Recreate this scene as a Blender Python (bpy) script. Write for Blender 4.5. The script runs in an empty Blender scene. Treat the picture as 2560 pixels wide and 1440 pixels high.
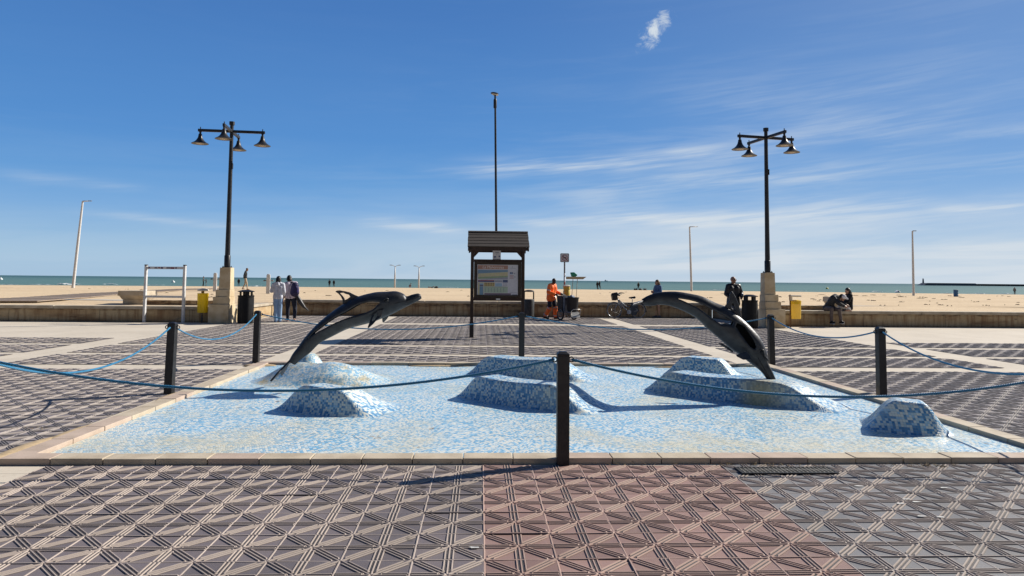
import bpy, bmesh, math, random
import numpy as np
from mathutils import Vector, Matrix
from mathutils.geometry import tessellate_polygon
random.seed(7); RNG = np.random.default_rng(7)
D2R = math.radians
scene = bpy.context.scene
COL = scene.collection

# ------------------------------------------------------------------ camera
PITCH, ROLL, EYE = D2R(3.5), D2R(.54), 1.6
cam_data = bpy.data.cameras.new("camera")
cam = bpy.data.objects.new("camera", cam_data); COL.objects.link(cam)
cam_data.sensor_width = 36; cam_data.lens = 1770 / 2560 * 36
cam_data.shift_y = -128.25 / 2560
cam_data.clip_start = .05; cam_data.clip_end = 60000
CAMROT = Matrix.Rotation(math.pi / 2 + PITCH, 3, 'X') @ Matrix.Rotation(ROLL, 3, 'Z')
cam.matrix_world = Matrix.Translation((0, 0, EYE)) @ CAMROT.to_4x4()
scene.camera = cam

# ------------------------------------------------------------------ exposure, sun, sky
vs = scene.view_settings
vs.view_transform = 'Standard'; vs.look = 'None'; vs.gamma = 1.0; vs.exposure = 0.45; vs.use_curve_mapping = False
SUN_EL, SUN_AZ = D2R(33.8), D2R(63.4)          # azimuth measured from +Y towards +X
sun_dir = Vector((math.sin(SUN_AZ) * math.cos(SUN_EL), math.cos(SUN_AZ) * math.cos(SUN_EL), math.sin(SUN_EL)))
sd = bpy.data.lights.new("sun", 'SUN'); sd.energy = 5.0; sd.angle = D2R(.53); sd.color = (1, .94, .84)
sun = bpy.data.objects.new("sun", sd); COL.objects.link(sun)
sun.rotation_euler = (-sun_dir).to_track_quat('-Z', 'Y').to_euler(); sun.location = (40, 20, 60)


class NT:
    """small helper that writes node trees"""
    def __init__(s, tree): s.t = tree; s.n = tree.nodes; s.l = tree.links
    def new(s, kind, **kw):
        nd = s.n.new(kind)
        for k, v in kw.items(): setattr(nd, k, v)
        return nd
    def put(s, sock, v):
        if isinstance(v, bpy.types.NodeSocket): s.l.new(v, sock)
        elif v is not None:
            try: sock.default_value = v
            except Exception: sock.default_value = (v, v, v)
    def m(s, op, a, b=None, c=None, clamp=False):
        nd = s.new('ShaderNodeMath', operation=op, use_clamp=clamp)
        for i, v in enumerate((a, b, c)):
            if v is not None: s.put(nd.inputs[i], v)
        return nd.outputs[0]
    def ramp(s, v, lo, hi, a=0., b=1., smooth=True):
        nd = s.new('ShaderNodeMapRange', interpolation_type='SMOOTHSTEP' if smooth else 'LINEAR', clamp=True)
        for i, q in enumerate((v, lo, hi, a, b)): s.put(nd.inputs[i], q)
        return nd.outputs[0]
    def vec(s, x, y, z=0.):
        nd = s.new('ShaderNodeCombineXYZ')
        for i, q in enumerate((x, y, z)): s.put(nd.inputs[i], q)
        return nd.outputs[0]
    def sep(s, v):
        nd = s.new('ShaderNodeSeparateXYZ'); s.put(nd.inputs[0], v); return nd.outputs
    def scl(s, v, xyz):
        nd = s.new('ShaderNodeVectorMath', operation='MULTIPLY'); s.put(nd.inputs[0], v); nd.inputs[1].default_value = xyz
        return nd.outputs[0]
    def noise(s, v, scale, detail=4., rough=.55, dist=0.):
        nd = s.new('ShaderNodeTexNoise')
        if v is not None: s.put(nd.inputs['Vector'], v)
        nd.inputs['Scale'].default_value = scale; nd.inputs['Detail'].default_value = detail
        nd.inputs['Roughness'].default_value = rough; nd.inputs['Distortion'].default_value = dist
        return nd.outputs['Fac']
    def white(s, v):
        nd = s.new('ShaderNodeTexWhiteNoise', noise_dimensions='3D'); s.put(nd.inputs['Vector'], v); return nd.outputs['Value']
    def mix(s, f, a, b):
        nd = s.new('ShaderNodeMix', data_type='RGBA'); s.put(nd.inputs[0], f)
        for i, v in ((6, a), (7, b)):
            s.put(nd.inputs[i], v if isinstance(v, bpy.types.NodeSocket) else (*v[:3], 1))
        return nd.outputs[2]
    def bump(s, h, strength=.3, dist=.01):
        nd = s.new('ShaderNodeBump'); nd.inputs['Strength'].default_value = strength
        nd.inputs['Distance'].default_value = dist; s.put(nd.inputs['Height'], h); return nd.outputs[0]
    def obj(s): return s.new('ShaderNodeTexCoord').outputs['Object']
    def uvc(s): return s.new('ShaderNodeTexCoord').outputs['UV']
    def pos(s): return s.new('ShaderNodeNewGeometry').outputs['Position']


world = bpy.data.worlds.new("World"); scene.world = world; world.use_nodes = True
w = NT(world.node_tree); w.n.clear()
sky = w.new('ShaderNodeTexSky', sky_type='NISHITA', sun_disc=False, sun_elevation=SUN_EL, sun_rotation=SUN_AZ,
            altitude=0, air_density=1.0, dust_density=.35, ozone_density=3.0)
dirv = w.new('ShaderNodeTexCoord').outputs['Generated']
dx, dy, dz = w.sep(dirv)
az = w.m('ARCTAN2', dx, dy)
el = w.m('ARCSINE', dz)
grad = w.new('ShaderNodeValToRGB'); w.put(grad.inputs[0], w.m('MULTIPLY', el, 1 / 1.2))
cr_ = grad.color_ramp
for i, (e_, c_) in enumerate(((0., (3.3, 5.3, 7.6)), (.03, (2.7, 5.0, 7.5)), (.09, (1.42, 3.75, 7.4)), (.19, (.80, 2.72, 6.5)), (.36, (.56, 1.95, 5.3)), (.75, (.36, 1.15, 3.4)), (1.2, (.28, .90, 2.8)))):
    q = cr_.elements[i] if i < 2 else cr_.elements.new(e_ / 1.2)
    q.position = e_ / 1.2; q.color = (*c_, 1)
skyc = w.mix(.86, sky.outputs[0], grad.outputs[0])
skyc = w.mix(w.ramp(az, -.1, .75, 0., .22), skyc, (3.6, 4.9, 7.0))
skyc = w.mix(w.ramp(dy, -.45, .22, .88, 0.), skyc, (.16, .38, .95))   # the sky behind the camera, darkened on purpose to weaken the fill light
# cirrus: long thin streaks, thicker to the right and lower down
tilt = w.m('MULTIPLY', az, -.028)
ev = w.m('ADD', el, tilt)
n1 = w.noise(w.vec(w.m('MULTIPLY', az, 1.5), w.m('MULTIPLY', ev, 15.), 3.1), 1.7, 7., .6, .9)
n2 = w.noise(w.vec(w.m('MULTIPLY', az, 4.5), w.m('MULTIPLY', ev, 42.), 9.7), 1.6, 5., .6, .5)
nb = w.noise(w.vec(w.m('MULTIPLY', az, 1.1), w.m('MULTIPLY', el, 5.), 1.3), 1.6, 3., .5, .3)
streak = w.m('ADD', w.m('MULTIPLY', w.ramp(n1, .44, .70), .85), w.m('MULTIPLY', w.ramp(n2, .46, .72), .45))
right = w.ramp(az, -.35, .45, .12, 1.)
low = w.m('MULTIPLY', w.ramp(el, .30, .14, .25, 1.), w.ramp(nb, .36, .58, .2, 1.))
cir = w.m('MULTIPLY', w.m('MULTIPLY', streak, right), low, clamp=True)
veil = w.m('MULTIPLY', w.ramp(el, .14, .015, 0., .84), w.ramp(az, -.5, .35, .28, 1.))
veil = w.m('MULTIPLY', veil, w.ramp(n1, .25, .6, .55, 1.05))
def wisp(a0, a1, e0, e1, wid, amp, seed):
    # one drawn-out streak of ice cloud between two bearings
    c_ = w.m('ADD', e0, w.m('MULTIPLY', w.m('SUBTRACT', az, a0), (e1 - e0) / (a1 - a0)))
    nz = w.noise(w.vec(w.m('MULTIPLY', az, 2.6), w.m('MULTIPLY', el, 5.), seed), 2.2, 2., .5)
    dd = w.m('DIVIDE', w.m('ADD', w.m('SUBTRACT', el, c_), w.m('MULTIPLY', w.m('SUBTRACT', nz, .5), wid * 3.2)), wid)
    g_ = w.m('POWER', 2.718, w.m('MULTIPLY', w.m('MULTIPLY', dd, dd), -1.))
    fib = w.noise(w.vec(w.m('MULTIPLY', az, 6.), w.m('ADD', w.m('MULTIPLY', el, 95.), w.m('MULTIPLY', az, -9.)), seed), 1.3, 3., .6)
    win = w.m('MULTIPLY', w.ramp(az, a0, a0 + (a1 - a0) * .35), w.ramp(az, a1, a1 - (a1 - a0) * .35))
    return w.m('MULTIPLY', w.m('MULTIPLY', g_, win), w.m('MULTIPLY', w.ramp(fib, .33, .66, .25, 1.), amp * 1.25))
ws = None
for a in ((-.16, .36, .148, .182, .011, .50, 1.7), (-.06, .62, .118, .150, .016, .34, 4.1), (.10, .66, .160, .205, .020, .26, 8.8), (-.24, -.04, .080, .064, .007, .42, 2.9), (-.08, .30, .084, .086, .008, .36, 6.2),
          (.05, .62, .095, .082, .016, .45, 3.3), (.52, .66, .092, .088, .006, .5, 7.1), (-.58, -.30, .078, .062, .005, .20, 5.5), (-.66, -.46, .118, .108, .006, .16, 9.2), (-.60, -.42, .39, .37, .018, .10, 1.1), (.15, .66, .255, .24, .03, .13, 2.2)):
    o_ = wisp(*a); ws = o_ if ws is None else w.m('ADD', ws, o_)
cloud = w.m('ADD', w.m('ADD', w.m('MULTIPLY', cir, .30), ws), veil, clamp=True)
# one small torn puff high on the right
PA, PE = .2050, .3440
pa = w.m('SUBTRACT', az, PA); pe = w.m('SUBTRACT', el, PE)
q1 = w.m('ADD', w.m('MULTIPLY', pa, .69), w.m('MULTIPLY', pe, .72))
q2 = w.m('SUBTRACT', w.m('MULTIPLY', pe, .69), w.m('MULTIPLY', pa, .72))
pr = w.m('ADD', w.m('POWER', w.m('MULTIPLY', q1, 1 / .031), 2.), w.m('POWER', w.m('MULTIPLY', q2, 1 / .0150), 2.))
npf = w.noise(w.vec(w.m('MULTIPLY', pa, 1.), w.m('MULTIPLY', pe, 1.), 5.3), 50., 8., .66, .6)
pf = w.m('ADD', w.m('MULTIPLY', w.m('SUBTRACT', npf, .5), 4.6), w.m('SUBTRACT', 1.15, pr))
pf = w.m('SUBTRACT', pf, w.m('MULTIPLY', q1, 11.))
puff = w.ramp(pf, .0, 1.5, 0., 1.)
puff = w.m('MULTIPLY', puff, w.ramp(pr, 2.6, 1.0))
cloud = w.m('MAXIMUM', cloud, puff)
bg_col = w.mix(cloud, skyc, (6.5, 7.25, 8.0))
bg = w.new('ShaderNodeBackground'); w.put(bg.inputs[0], bg_col); bg.inputs[1].default_value = .0725
world.cycles.sampling_method = 'MANUAL'; world.cycles.sample_map_resolution = 256
wo = w.new('ShaderNodeOutputWorld'); w.l.new(bg.outputs[0], wo.inputs[0])

scene.cycles.max_bounces = 6; scene.cycles.diffuse_bounces = 2; scene.cycles.glossy_bounces = 3
scene.cycles.use_denoising = True


# ------------------------------------------------------------------ measuring helpers (photo point -> place in the world)
def ray(x, y):
    return CAMROT @ Vector(((x - 1280) / 1770, -(y - 720 + 128.25) / 1770, -1))
def gp(x, y, z=0.):
    d = ray(x, y); t = (z - EYE) / d.z; return Vector((d.x * t, d.y * t, z))
def at(x, y, Y):
    d = ray(x, y); t = Y / d.y; return Vector((d.x * t, Y, EYE + d.z * t))
YAW = D2R(2.5)
def pl(u, v, z=0.):
    """plaza coordinates -> world"""
    return Vector((u * math.cos(YAW) - v * math.sin(YAW), u * math.sin(YAW) + v * math.cos(YAW), z))
def to_uv(p): return (p.x * math.cos(YAW) + p.y * math.sin(YAW), -p.x * math.sin(YAW) + p.y * math.cos(YAW))


# ------------------------------------------------------------------ materials
def principled(name):
    mt = bpy.data.materials.new(name); mt.use_nodes = True
    k = NT(mt.node_tree); b = k.n['Principled BSDF']; return mt, k, b
MATS = {}
def mat(name, col, rough=.6, var=.15, scale=8., bump=0., bscale=60., metal=0., spec=.4, col2=None, coords='obj'):
    if name in MATS: return MATS[name]
    mt, k, b = principled(name)
    c = k.obj()
    f = k.noise(c, scale, 4.)
    c2 = col2 or tuple(x * (1 - 1.6 * var) for x in col)
    k.put(b.inputs['Base Color'], k.mix(k.ramp(f, .3, .7), col, c2))
    k.put(b.inputs['Roughness'], k.ramp(k.noise(c, scale * 2.3, 3.), .3, .7, max(rough - .08, .03), min(rough + .08, 1.)))
    b.inputs['Metallic'].default_value = metal; b.inputs['Specular IOR Level'].default_value = spec
    if bump: k.put(b.inputs['Normal'], k.bump(k.noise(c, bscale, 3.), .6, bump))
    MATS[name] = mt; return mt


# ------------------------------------------------------------------ mesh helpers
class MB:
    def __init__(s): s.v = []; s.f = []; s.mi = []; s.m = 0
    def add(s, vs, fs, m=None):
        o = len(s.v); s.v += [tuple(p) for p in vs]
        for f in fs: s.f.append(tuple(i + o for i in f)); s.mi.append(s.m if m is None else m)
        return s
    def box(s, c, d, rz=0., m=None, R=None):
        x, y, z = (q / 2 for q in d); c = Vector(c)
        R = R or Matrix.Rotation(rz, 3, 'Z')
        P = [c + R @ Vector((sx * x, sy * y, sz * z)) for sz in (-1, 1) for sx, sy in ((-1, -1), (1, -1), (1, 1), (-1, 1))]
        return s.add(P, [(3, 2, 1, 0), (4, 5, 6, 7), (0, 1, 5, 4), (1, 2, 6, 5), (2, 3, 7, 6), (3, 0, 4, 7)], m)
    def frustum(s, c, d0, d1, h, m=None, off=(0, 0)):
        """tapered block standing on c"""
        P = []
        for (dx_, dy_), z, o in ((d0, 0, (0, 0)), (d1, h, off)):
            for sx, sy in ((-1, -1), (1, -1), (1, 1), (-1, 1)): P.append((c[0] + o[0] + sx * dx_ / 2, c[1] + o[1] + sy * dy_ / 2, c[2] + z))
        return s.add(P, [(3, 2, 1, 0), (4, 5, 6, 7), (0, 1, 5, 4), (1, 2, 6, 5), (2, 3, 7, 6), (3, 0, 4, 7)], m)
    def tube(s, pts, r, n=8, closed=False, m=None, sq=1., caps=True):
        pts = [Vector(p) for p in pts]; N = len(pts)
        rs = r if hasattr(r, '__len__') else [r] * N
        rings = []; up = None
        for i, p in enumerate(pts):
            if closed: d = pts[(i + 1) % N] - pts[i - 1]
            else: d = pts[min(i + 1, N - 1)] - pts[max(i - 1, 0)]
            d.normalize()
            if up is None:
                a = Vector((0, 0, 1)) if abs(d.z) < .9 else Vector((0, 1, 0))
                up = (a - d * a.dot(d)).normalized()
            else:
                up = up - d * up.dot(d)
                up = up.normalized() if up.length > 1e-6 else d.orthogonal().normalized()
            sd_ = d.cross(up)
            rings.append([p + (up * math.cos(t) * sq + sd_ * math.sin(t)) * rs[i] for t in [2 * math.pi * j / n for j in range(n)]])
        vs = [q for g in rings for q in g]; fs = []
        for i in range(N if closed else N - 1):
            a, b = i * n, ((i + 1) % N) * n
            fs += [(a + j, a + (j + 1) % n, b + (j + 1) % n, b + j) for j in range(n)]
        if not closed and caps: fs += [tuple(range(n - 1, -1, -1)), tuple((N - 1) * n + j for j in range(n))]
        return s.add(vs, fs, m)
    def lathe(s, prof, c=(0, 0, 0), n=20, m=None, R=None, sx=1., sy=1.):
        """prof: (radius, z) list"""
        c = Vector(c); R = R or Matrix.Identity(3); vs = []; fs = []
        for r, z in prof:
            for j in range(n):
                t = 2 * math.pi * j / n; vs.append(c + R @ Vector((r * sx * math.cos(t), r * sy * math.sin(t), z)))
        for i in range(len(prof) - 1):
            fs += [(i * n + j, i * n + (j + 1) % n, (i + 1) * n + (j + 1) % n, (i + 1) * n + j) for j in range(n)]
        if prof[0][0] > 1e-4: fs.append(tuple(range(n - 1, -1, -1)))
        if prof[-1][0] > 1e-4: fs.append(tuple((len(prof) - 1) * n + j for j in range(n)))
        return s.add(vs, fs, m)
    def ball(s, c, r, n=12, m=None, R=None):
        r = r if hasattr(r, '__len__') else (r, r, r)
        R = R or Matrix.Identity(3); c = Vector(c); vs = []; fs = []; k = n // 2 + 1
        for i in range(k + 1):
            t = math.pi * i / k
            for j in range(n):
                p = 2 * math.pi * j / n
                vs.append(c + R @ Vector((r[0] * math.sin(t) * math.cos(p), r[1] * math.sin(t) * math.sin(p), -r[2] * math.cos(t))))
        for i in range(k): fs += [(i * n + j, i * n + (j + 1) % n, (i + 1) * n + (j + 1) % n, (i + 1) * n + j) for j in range(n)]
        return s.add(vs, fs, m)
    def plate(s, outline, holes=(), th=.02, ax=None, m=None):
        """polygon (3D points, roughly planar) with holes, given thickness along ax"""
        loops = [[Vector(p) for p in outline]] + [[Vector(p) for p in h] for h in holes]
        tris = tessellate_polygon(loops)
        flat = [p for lp in loops for p in lp]; n = len(flat)
        ax = Vector(ax).normalized() * th / 2
        vs = [p - ax for p in flat] + [p + ax for p in flat]; fs = []
        for t in tris:
            fs.append(tuple(t)); fs.append(tuple(n + i for i in reversed(t)))
        o = 0
        for lp in loops:
            k = len(lp)
            for i in range(k): a, b = o + i, o + (i + 1) % k; fs.append((a, b, n + b, n + a))
            o += k
        return s.add(vs, fs, m)
    def build(s, name, mats, parent=None, loc=None, rot=None, smooth=False, bevel=0., auto=None, kind=None, fix=True):
        me = bpy.data.meshes.new(name); me.from_pydata(s.v, [], s.f)
        mats = mats if isinstance(mats, (list, tuple)) else [mats]
        for q in mats: me.materials.append(q)
        if len(mats) > 1: me.polygons.foreach_set('material_index', s.mi)
        if fix:
            bm = bmesh.new(); bm.from_mesh(me); bmesh.ops.recalc_face_normals(bm, faces=bm.faces[:]); bm.to_mesh(me); bm.free()
        if smooth: me.polygons.foreach_set('use_smooth', [True] * len(me.polygons))
        if auto: me.set_sharp_from_angle(angle=D2R(auto))
        o = bpy.data.objects.new(name, me); COL.objects.link(o)
        if parent: o.parent = parent
        if loc is not None: o.location = loc
        if rot is not None: o.rotation_euler = rot
        if bevel:
            bv = o.modifiers.new('bevel', 'BEVEL'); bv.width = bevel; bv.segments = 2; bv.limit_method = 'ANGLE'; bv.angle_limit = D2R(35)
        if kind: o['kind'] = kind
        return o
def tag(o, label, cat, group=None):
    o['label'] = label; o['category'] = cat
    if group: o['group'] = group
    return o
def thing(name, label, cat, loc=(0, 0, 0), rz=0., group=None):
    o = bpy.data.objects.new(name, None); COL.objects.link(o); o.empty_display_size = .2
    o.location = loc; o.rotation_euler = (0, 0, rz); return tag(o, label, cat, group)
def copy_tree(o, parent=None):
    c = o.copy(); COL.objects.link(c)
    if parent: c.parent = parent
    for ch in o.children: copy_tree(ch, c)
    return c
def big_mesh(name, V, F, mats, mi=None, attr=None, kind=None, rot=None):
    me = bpy.data.meshes.new(name); nv, nf, k = len(V), len(F), F.shape[1]
    me.vertices.add(nv); me.vertices.foreach_set('co', np.asarray(V, np.float32).ravel())
    me.loops.add(nf * k); me.loops.foreach_set('vertex_index', F.astype(np.int32).ravel())
    me.polygons.add(nf); me.polygons.foreach_set('loop_start', np.arange(0, nf * k, k, dtype=np.int32))
    for q in mats: me.materials.append(q)
    if mi is not None: me.polygons.foreach_set('material_index', np.asarray(mi, np.int32))
    if attr is not None:
        a = me.attributes.new('tile_rand', 'FLOAT', 'FACE'); a.data.foreach_set('value', np.asarray(attr, np.float32))
    me.update(calc_edges=True); me.validate()
    me.polygons.foreach_set('use_smooth', [False] * len(me.polygons))
    o = bpy.data.objects.new(name, me); COL.objects.link(o)
    if kind: o['kind'] = kind
    if rot: o.rotation_euler = rot
    return o


# ================================================================== THE SETTING
# ---- plaza: pale concrete sheet
def plaza_mat():
    mt, k, b = principled('plaza_concrete'); c = k.obj()
    n = k.noise(c, .7, 5., .6); n2 = k.noise(c, 9., 4., .6); n3 = k.noise(c, 160., 2.)
    col = k.mix(k.ramp(n, .3, .75), (.60, .53, .43), (.52, .455, .365))
    col = k.mix(k.ramp(n2, .52, .8, 0, .45), col, (.30, .255, .195))
    x, y, z = k.sep(c)
    j = k.m('MINIMUM', k.m('PINGPONG', x, 1.5), k.m('PINGPONG', y, 1.5))
    col = k.mix(k.ramp(j, .004, .010, .5, 0.), col, (.2, .17, .14))
    k.put(b.inputs['Base Color'], col); b.inputs['Roughness'].default_value = .85; b.inputs['Specular IOR Level'].default_value = .25
    k.put(b.inputs['Normal'], k.bump(n3, .4, .002)); return mt
PLAZA = plaza_mat()
g = MB(); g.add([(-220, -70, 0), (220, -70, 0), (220, 31.2, 0), (-220, 31.2, 0)], [(0, 1, 2, 3)])
g.build('plaza_floor', PLAZA, rot=(0, 0, YAW), kind='structure')

# ---- ribbed tile paving: real ribs on every tile
def tile_mat(name, a, b2, rough=.62):
    mt, k, b = principled(name); c = k.obj()
    r = k.new('ShaderNodeAttribute', attribute_name='tile_rand').outputs['Fac']
    n = k.noise(c, 1.1, 5., .6); n2 = k.noise(c, 30., 3.); n3 = k.noise(c, 420., 2.)
    col = k.mix(k.ramp(r, 0, 1), a, b2)
    col = k.mix(k.ramp(n, .45, .8, 0, .30), col, (.30, .255, .21))
    col = k.mix(k.ramp(n2, .5, .75, 0, .3), col, tuple(q * .6 for q in a))
    col = k.mix(k.ramp(n3, .45, .75, 0, .35), col, (.36, .33, .30))
    sp_ = k.noise(c, 5.5, 3., .5); old = k.noise(k.scl(c, (1, .6, 1)), .55, 5., .65)
    col = k.mix(k.ramp(old, .50, .70, 0, .42), col, tuple(q * .42 for q in a)); col = k.mix(k.ramp(sp_, .70, .74, 0, .6), col, (.05, .045, .042))
    k.put(b.inputs['Base Color'], col); k.put(b.inputs['Roughness'], k.ramp(n2, .3, .7, rough - .1, rough + .12))
    b.inputs['Specular IOR Level'].default_value = .35
    k.put(b.inputs['Normal'], k.bump(n3, .5, .0015)); return mt
T_GREY = tile_mat('paving_grey', (.155, .127, .131), (.105, .088, .093))
T_PINK = tile_mat('paving_pink', (.305, .182, .152), (.215, .128, .108))
T_BLUE = tile_mat('paving_slate', (.172, .170, .178), (.125, .125, .132))
T_FAR = tile_mat('paving_far', (.210, .180, .184), (.165, .143, .149))
R_SAND = tile_mat('rib_sand', (.44, .36, .305), (.36, .295, .25))
R_FAR = tile_mat('rib_far', (.37, .32, .285), (.30, .26, .235))
R_PINK = tile_mat('rib_pink', (.48, .325, .26), (.40, .27, .215))
GROOVE_SHADE = tile_mat('groove_shade', (.062, .053, .052), (.042, .037, .037))  # shadow lines between the ribs, put into the colour
PIT = .4135
def tile_template():
    V, F, Mi = [], [], []
    def quadbase():
        V.extend([(-.5, -.5, 0), (.5, -.5, 0), (.5, .5, 0), (-.5, .5, 0)]); F.append((0, 1, 2, 3)); Mi.append(0)
    quadbase()
    def rib(p, q, wd=.0108, tp=.0056, h=.0062, m=1):
        p, q = np.array(p, float), np.array(q, float); d = (q - p) / np.linalg.norm(q - p); nrm = np.array((-d[1], d[0]))
        wd, tp = wd / PIT / 2, tp / PIT / 2; e = d * (.008 / PIT)
        o = len(V)
        for pt, ins in ((p, e), (q, -e)):
            V.extend([(*(pt - nrm * wd), 0), (*(pt + ins - nrm * tp), h), (*(pt + ins + nrm * tp), h), (*(pt + nrm * wd), 0)])
        F.extend([(o, o + 4, o + 5, o + 1), (o + 1, o + 5, o + 6, o + 2), (o + 2, o + 6, o + 7, o + 3), (o, o + 1, o + 2, o + 3), (o + 7, o + 6, o + 5, o + 4)])
        Mi.extend([m] * 5)
    sp = .0238 / PIT
    def band(p, q, wd):  # flat dark strip painting the shade between neighbouring ribs
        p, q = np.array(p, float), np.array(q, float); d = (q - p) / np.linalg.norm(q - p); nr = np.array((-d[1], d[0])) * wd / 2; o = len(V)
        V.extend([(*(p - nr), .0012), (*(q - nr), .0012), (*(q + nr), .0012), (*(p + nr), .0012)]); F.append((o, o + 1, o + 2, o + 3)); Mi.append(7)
    for k in range(8):
        a = k * math.pi / 4; d = np.array((math.cos(a), math.sin(a))); nr = np.array((-d[1], d[0]))
        L = .5 if k % 2 == 0 else .7071
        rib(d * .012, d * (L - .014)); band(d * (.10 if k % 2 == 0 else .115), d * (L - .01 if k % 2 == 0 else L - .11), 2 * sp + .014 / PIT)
        s0 = .095 if k % 2 == 0 else .105
        s1 = L if k % 2 == 0 else L - .10
        for sg in (-1, 1): rib(d * s0 + nr * sg * sp, d * (s1 - .006) + nr * sg * sp)
    rib((-.5, -.488), (-.5, .488), wd=.011, tp=.006, h=.004)
    rib((-.488, -.5), (.488, -.5), wd=.011, tp=.006, h=.005)
    return np.array(V), np.array(F), np.array(Mi)
TV, TF, TM = tile_template()
def paving(rects):
    """rects: (u0, v0, u1, v1, field material index, rib material index)"""
    VV, FF, MM, RR = [], [], [], []; off = 0
    for u0, v0, u1, v1, mf, mr in rects:
        nx, ny = max(1, round((u1 - u0) / PIT)), max(1, round((v1 - v0) / PIT))
        sx, sy = (u1 - u0) / nx, (v1 - v0) / ny
        ii, jj = np.meshgrid(np.arange(nx), np.arange(ny), indexing='ij')
        cx, cy = u0 + (ii.ravel() + .5) * sx, v0 + (jj.ravel() + .5) * sy; n = len(cx)
        tl = RNG.normal(0, .0012, n); tx = RNG.normal(0, .0028, n); ty = RNG.normal(0, .0028, n)
        X = TV[None, :, 0] * sx + cx[:, None]; Y = TV[None, :, 1] * sy + cy[:, None]
        Z = TV[None, :, 2] + .006 + np.clip(tl[:, None] + TV[None, :, 0] * tx[:, None] + TV[None, :, 1] * ty[:, None], -.004, .004)
        VV.append(np.stack([X, Y, Z], -1).reshape(-1, 3))
        FF.append((TF[None] + (np.arange(n) * len(TV))[:, None, None] + off).reshape(-1, 4)); off += n * len(TV)
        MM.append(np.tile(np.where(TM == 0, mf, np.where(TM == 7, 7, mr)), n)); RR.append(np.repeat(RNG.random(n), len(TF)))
    return np.concatenate(VV), np.concatenate(FF), np.concatenate(MM), np.concatenate(RR)
UL, UR = -4.05, 5.52           # fountain outer edges
VF, VB = 6.25, 13.45
rects = [(-3.62, 2.9, .04, 6.2, 0, 4), (.04, 2.9, 2.11, 6.2, 1, 5), (2.11, 2.9, 9.0, 6.2, 2, 4)]
def col_rows(u0, u1, rows, m=3): return [(u0, a, u1, b, m, 6) for a, b in rows]
R1, R2, R3, R4 = (13.62, 14.92), (15.28, 16.98), (17.36, 25.1), (25.98, 30.2)
rects += col_rows(-3.5, 5.05, [R1, R2, R3, R4])
rects += col_rows(-8.6, -4.2, [(6.3, 12.65), (13.25, 14.92), R2, R3]) + col_rows(-8.5, -4.2, [R4])
rects += col_rows(5.68, 10.04, [(6.3, 12.65), (13.25, 14.92), R2, R3]) + col_rows(5.68, 9.9, [R4])
rects += col_rows(-20, -9.45, [(10, 12.65), (13.25, 14.92), R2, (17.36, 18.9)])
rects += col_rows(10.9, 24, [(10, 12.65), (13.25, 14.92), R2, (17.36, 18.75)])
V_, F_, M_, A_ = paving(rects)
big_mesh('tile_paving', V_, F_, [T_GREY, T_PINK, T_BLUE, T_FAR, R_SAND, R_PINK, R_FAR, GROOVE_SHADE], M_, A_, 'structure', (0, 0, YAW))

# ---- beach
def shore(x): return 227 - 42 * min(abs(x) / 130, 1.6) ** 2
def sand_z(x, y):
    t = y / shore(x)
    z = np.interp(t, [0, .25, .45, .68, .84, 1., 1.12], [.58, .60, .22, -.30, -.85, -1.25, -1.8])
    return z
def sand_mat():
    mt, k, b = principled('beach_sand'); c = k.obj()
    n = k.noise(k.scl(c, (.25, 1, 1)), .35, 6., .6); n2 = k.noise(c, 3., 5., .65); n3 = k.noise(c, 40., 3.)
    col = k.mix(k.ramp(n, .3, .7), (.66, .515, .34), (.58, .44, .285))
    col = k.mix(k.ramp(n2, .5, .75, 0, .5), col, (.49, .37, .235))
    x, y, z = k.sep(c)
    col = k.mix(k.ramp(z, -1.0, -.75, .75, 0.), col, (.22, .17, .11))
    k.put(b.inputs['Base Color'], col); b.inputs['Roughness'].default_value = .95; b.inputs['Specular IOR Level'].default_value = .1
    h = k.m('ADD', k.m('MULTIPLY', n2, 1.), k.m('MULTIPLY', n3, .25))
    k.put(b.inputs['Normal'], k.bump(h, .6, .07)); return mt
xs = np.concatenate([np.linspace(-700, -60, 40), np.linspace(-56, 56, 90), np.linspace(60, 700, 40)])
ts = np.concatenate([np.linspace(0, .35, 60), np.linspace(.36, 1.0, 60)])
sv = []; nx, ny = len(xs), len(ts)
for t in ts:
    for x in xs:
        y0 = 31.32 + x * math.tan(YAW) if abs(x) < 60 else 31.32 + math.copysign(60, x) * math.tan(YAW)
        y = y0 + (shore(x) * 1.1 - y0) * t
        wob = .05 * math.sin(x * .9 + y * .37) * math.sin(y * .61 - x * .21) + .035 * math.sin(x * 2.3 + 1.) * math.sin(y * 1.7)
        edge = min(1., t * 12)
        sv.append((x, y, float(sand_z(x, y)) + wob * edge * max(0., 1 - y / 110)))
sf = np.array([(j * nx + i, j * nx + i + 1, (j + 1) * nx + i + 1, (j + 1) * nx + i) for j in range(ny - 1) for i in range(nx - 1)])
sv = [tuple(p) for p in sv]
extra = []
def side_patch(u0, u1):
    global sf
    o = len(sv); a, b = 24, 7
    for j in range(b):
        for i in range(a):
            u = u0 + (u1 - u0) * i / (a - 1); v = 25.98 + (31.6 - 25.98) * j / (b - 1)
            p = pl(u, v); sv.append((p.x, p.y, .52 + .10 * j / (b - 1) * .6 + .02 * math.sin(u * 1.3 + v)))
    sf = np.concatenate([sf, np.array([(o + j * a + i, o + j * a + i + 1, o + (j + 1) * a + i + 1, o + (j + 1) * a + i) for j in range(b - 1) for i in range(a - 1)])])
side_patch(-90, -8.75); side_patch(10.3, 90)
big_mesh('beach_sand', np.array(sv), sf, [sand_mat()], kind='structure').data.polygons.foreach_set('use_smooth', [True] * len(sf))

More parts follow.
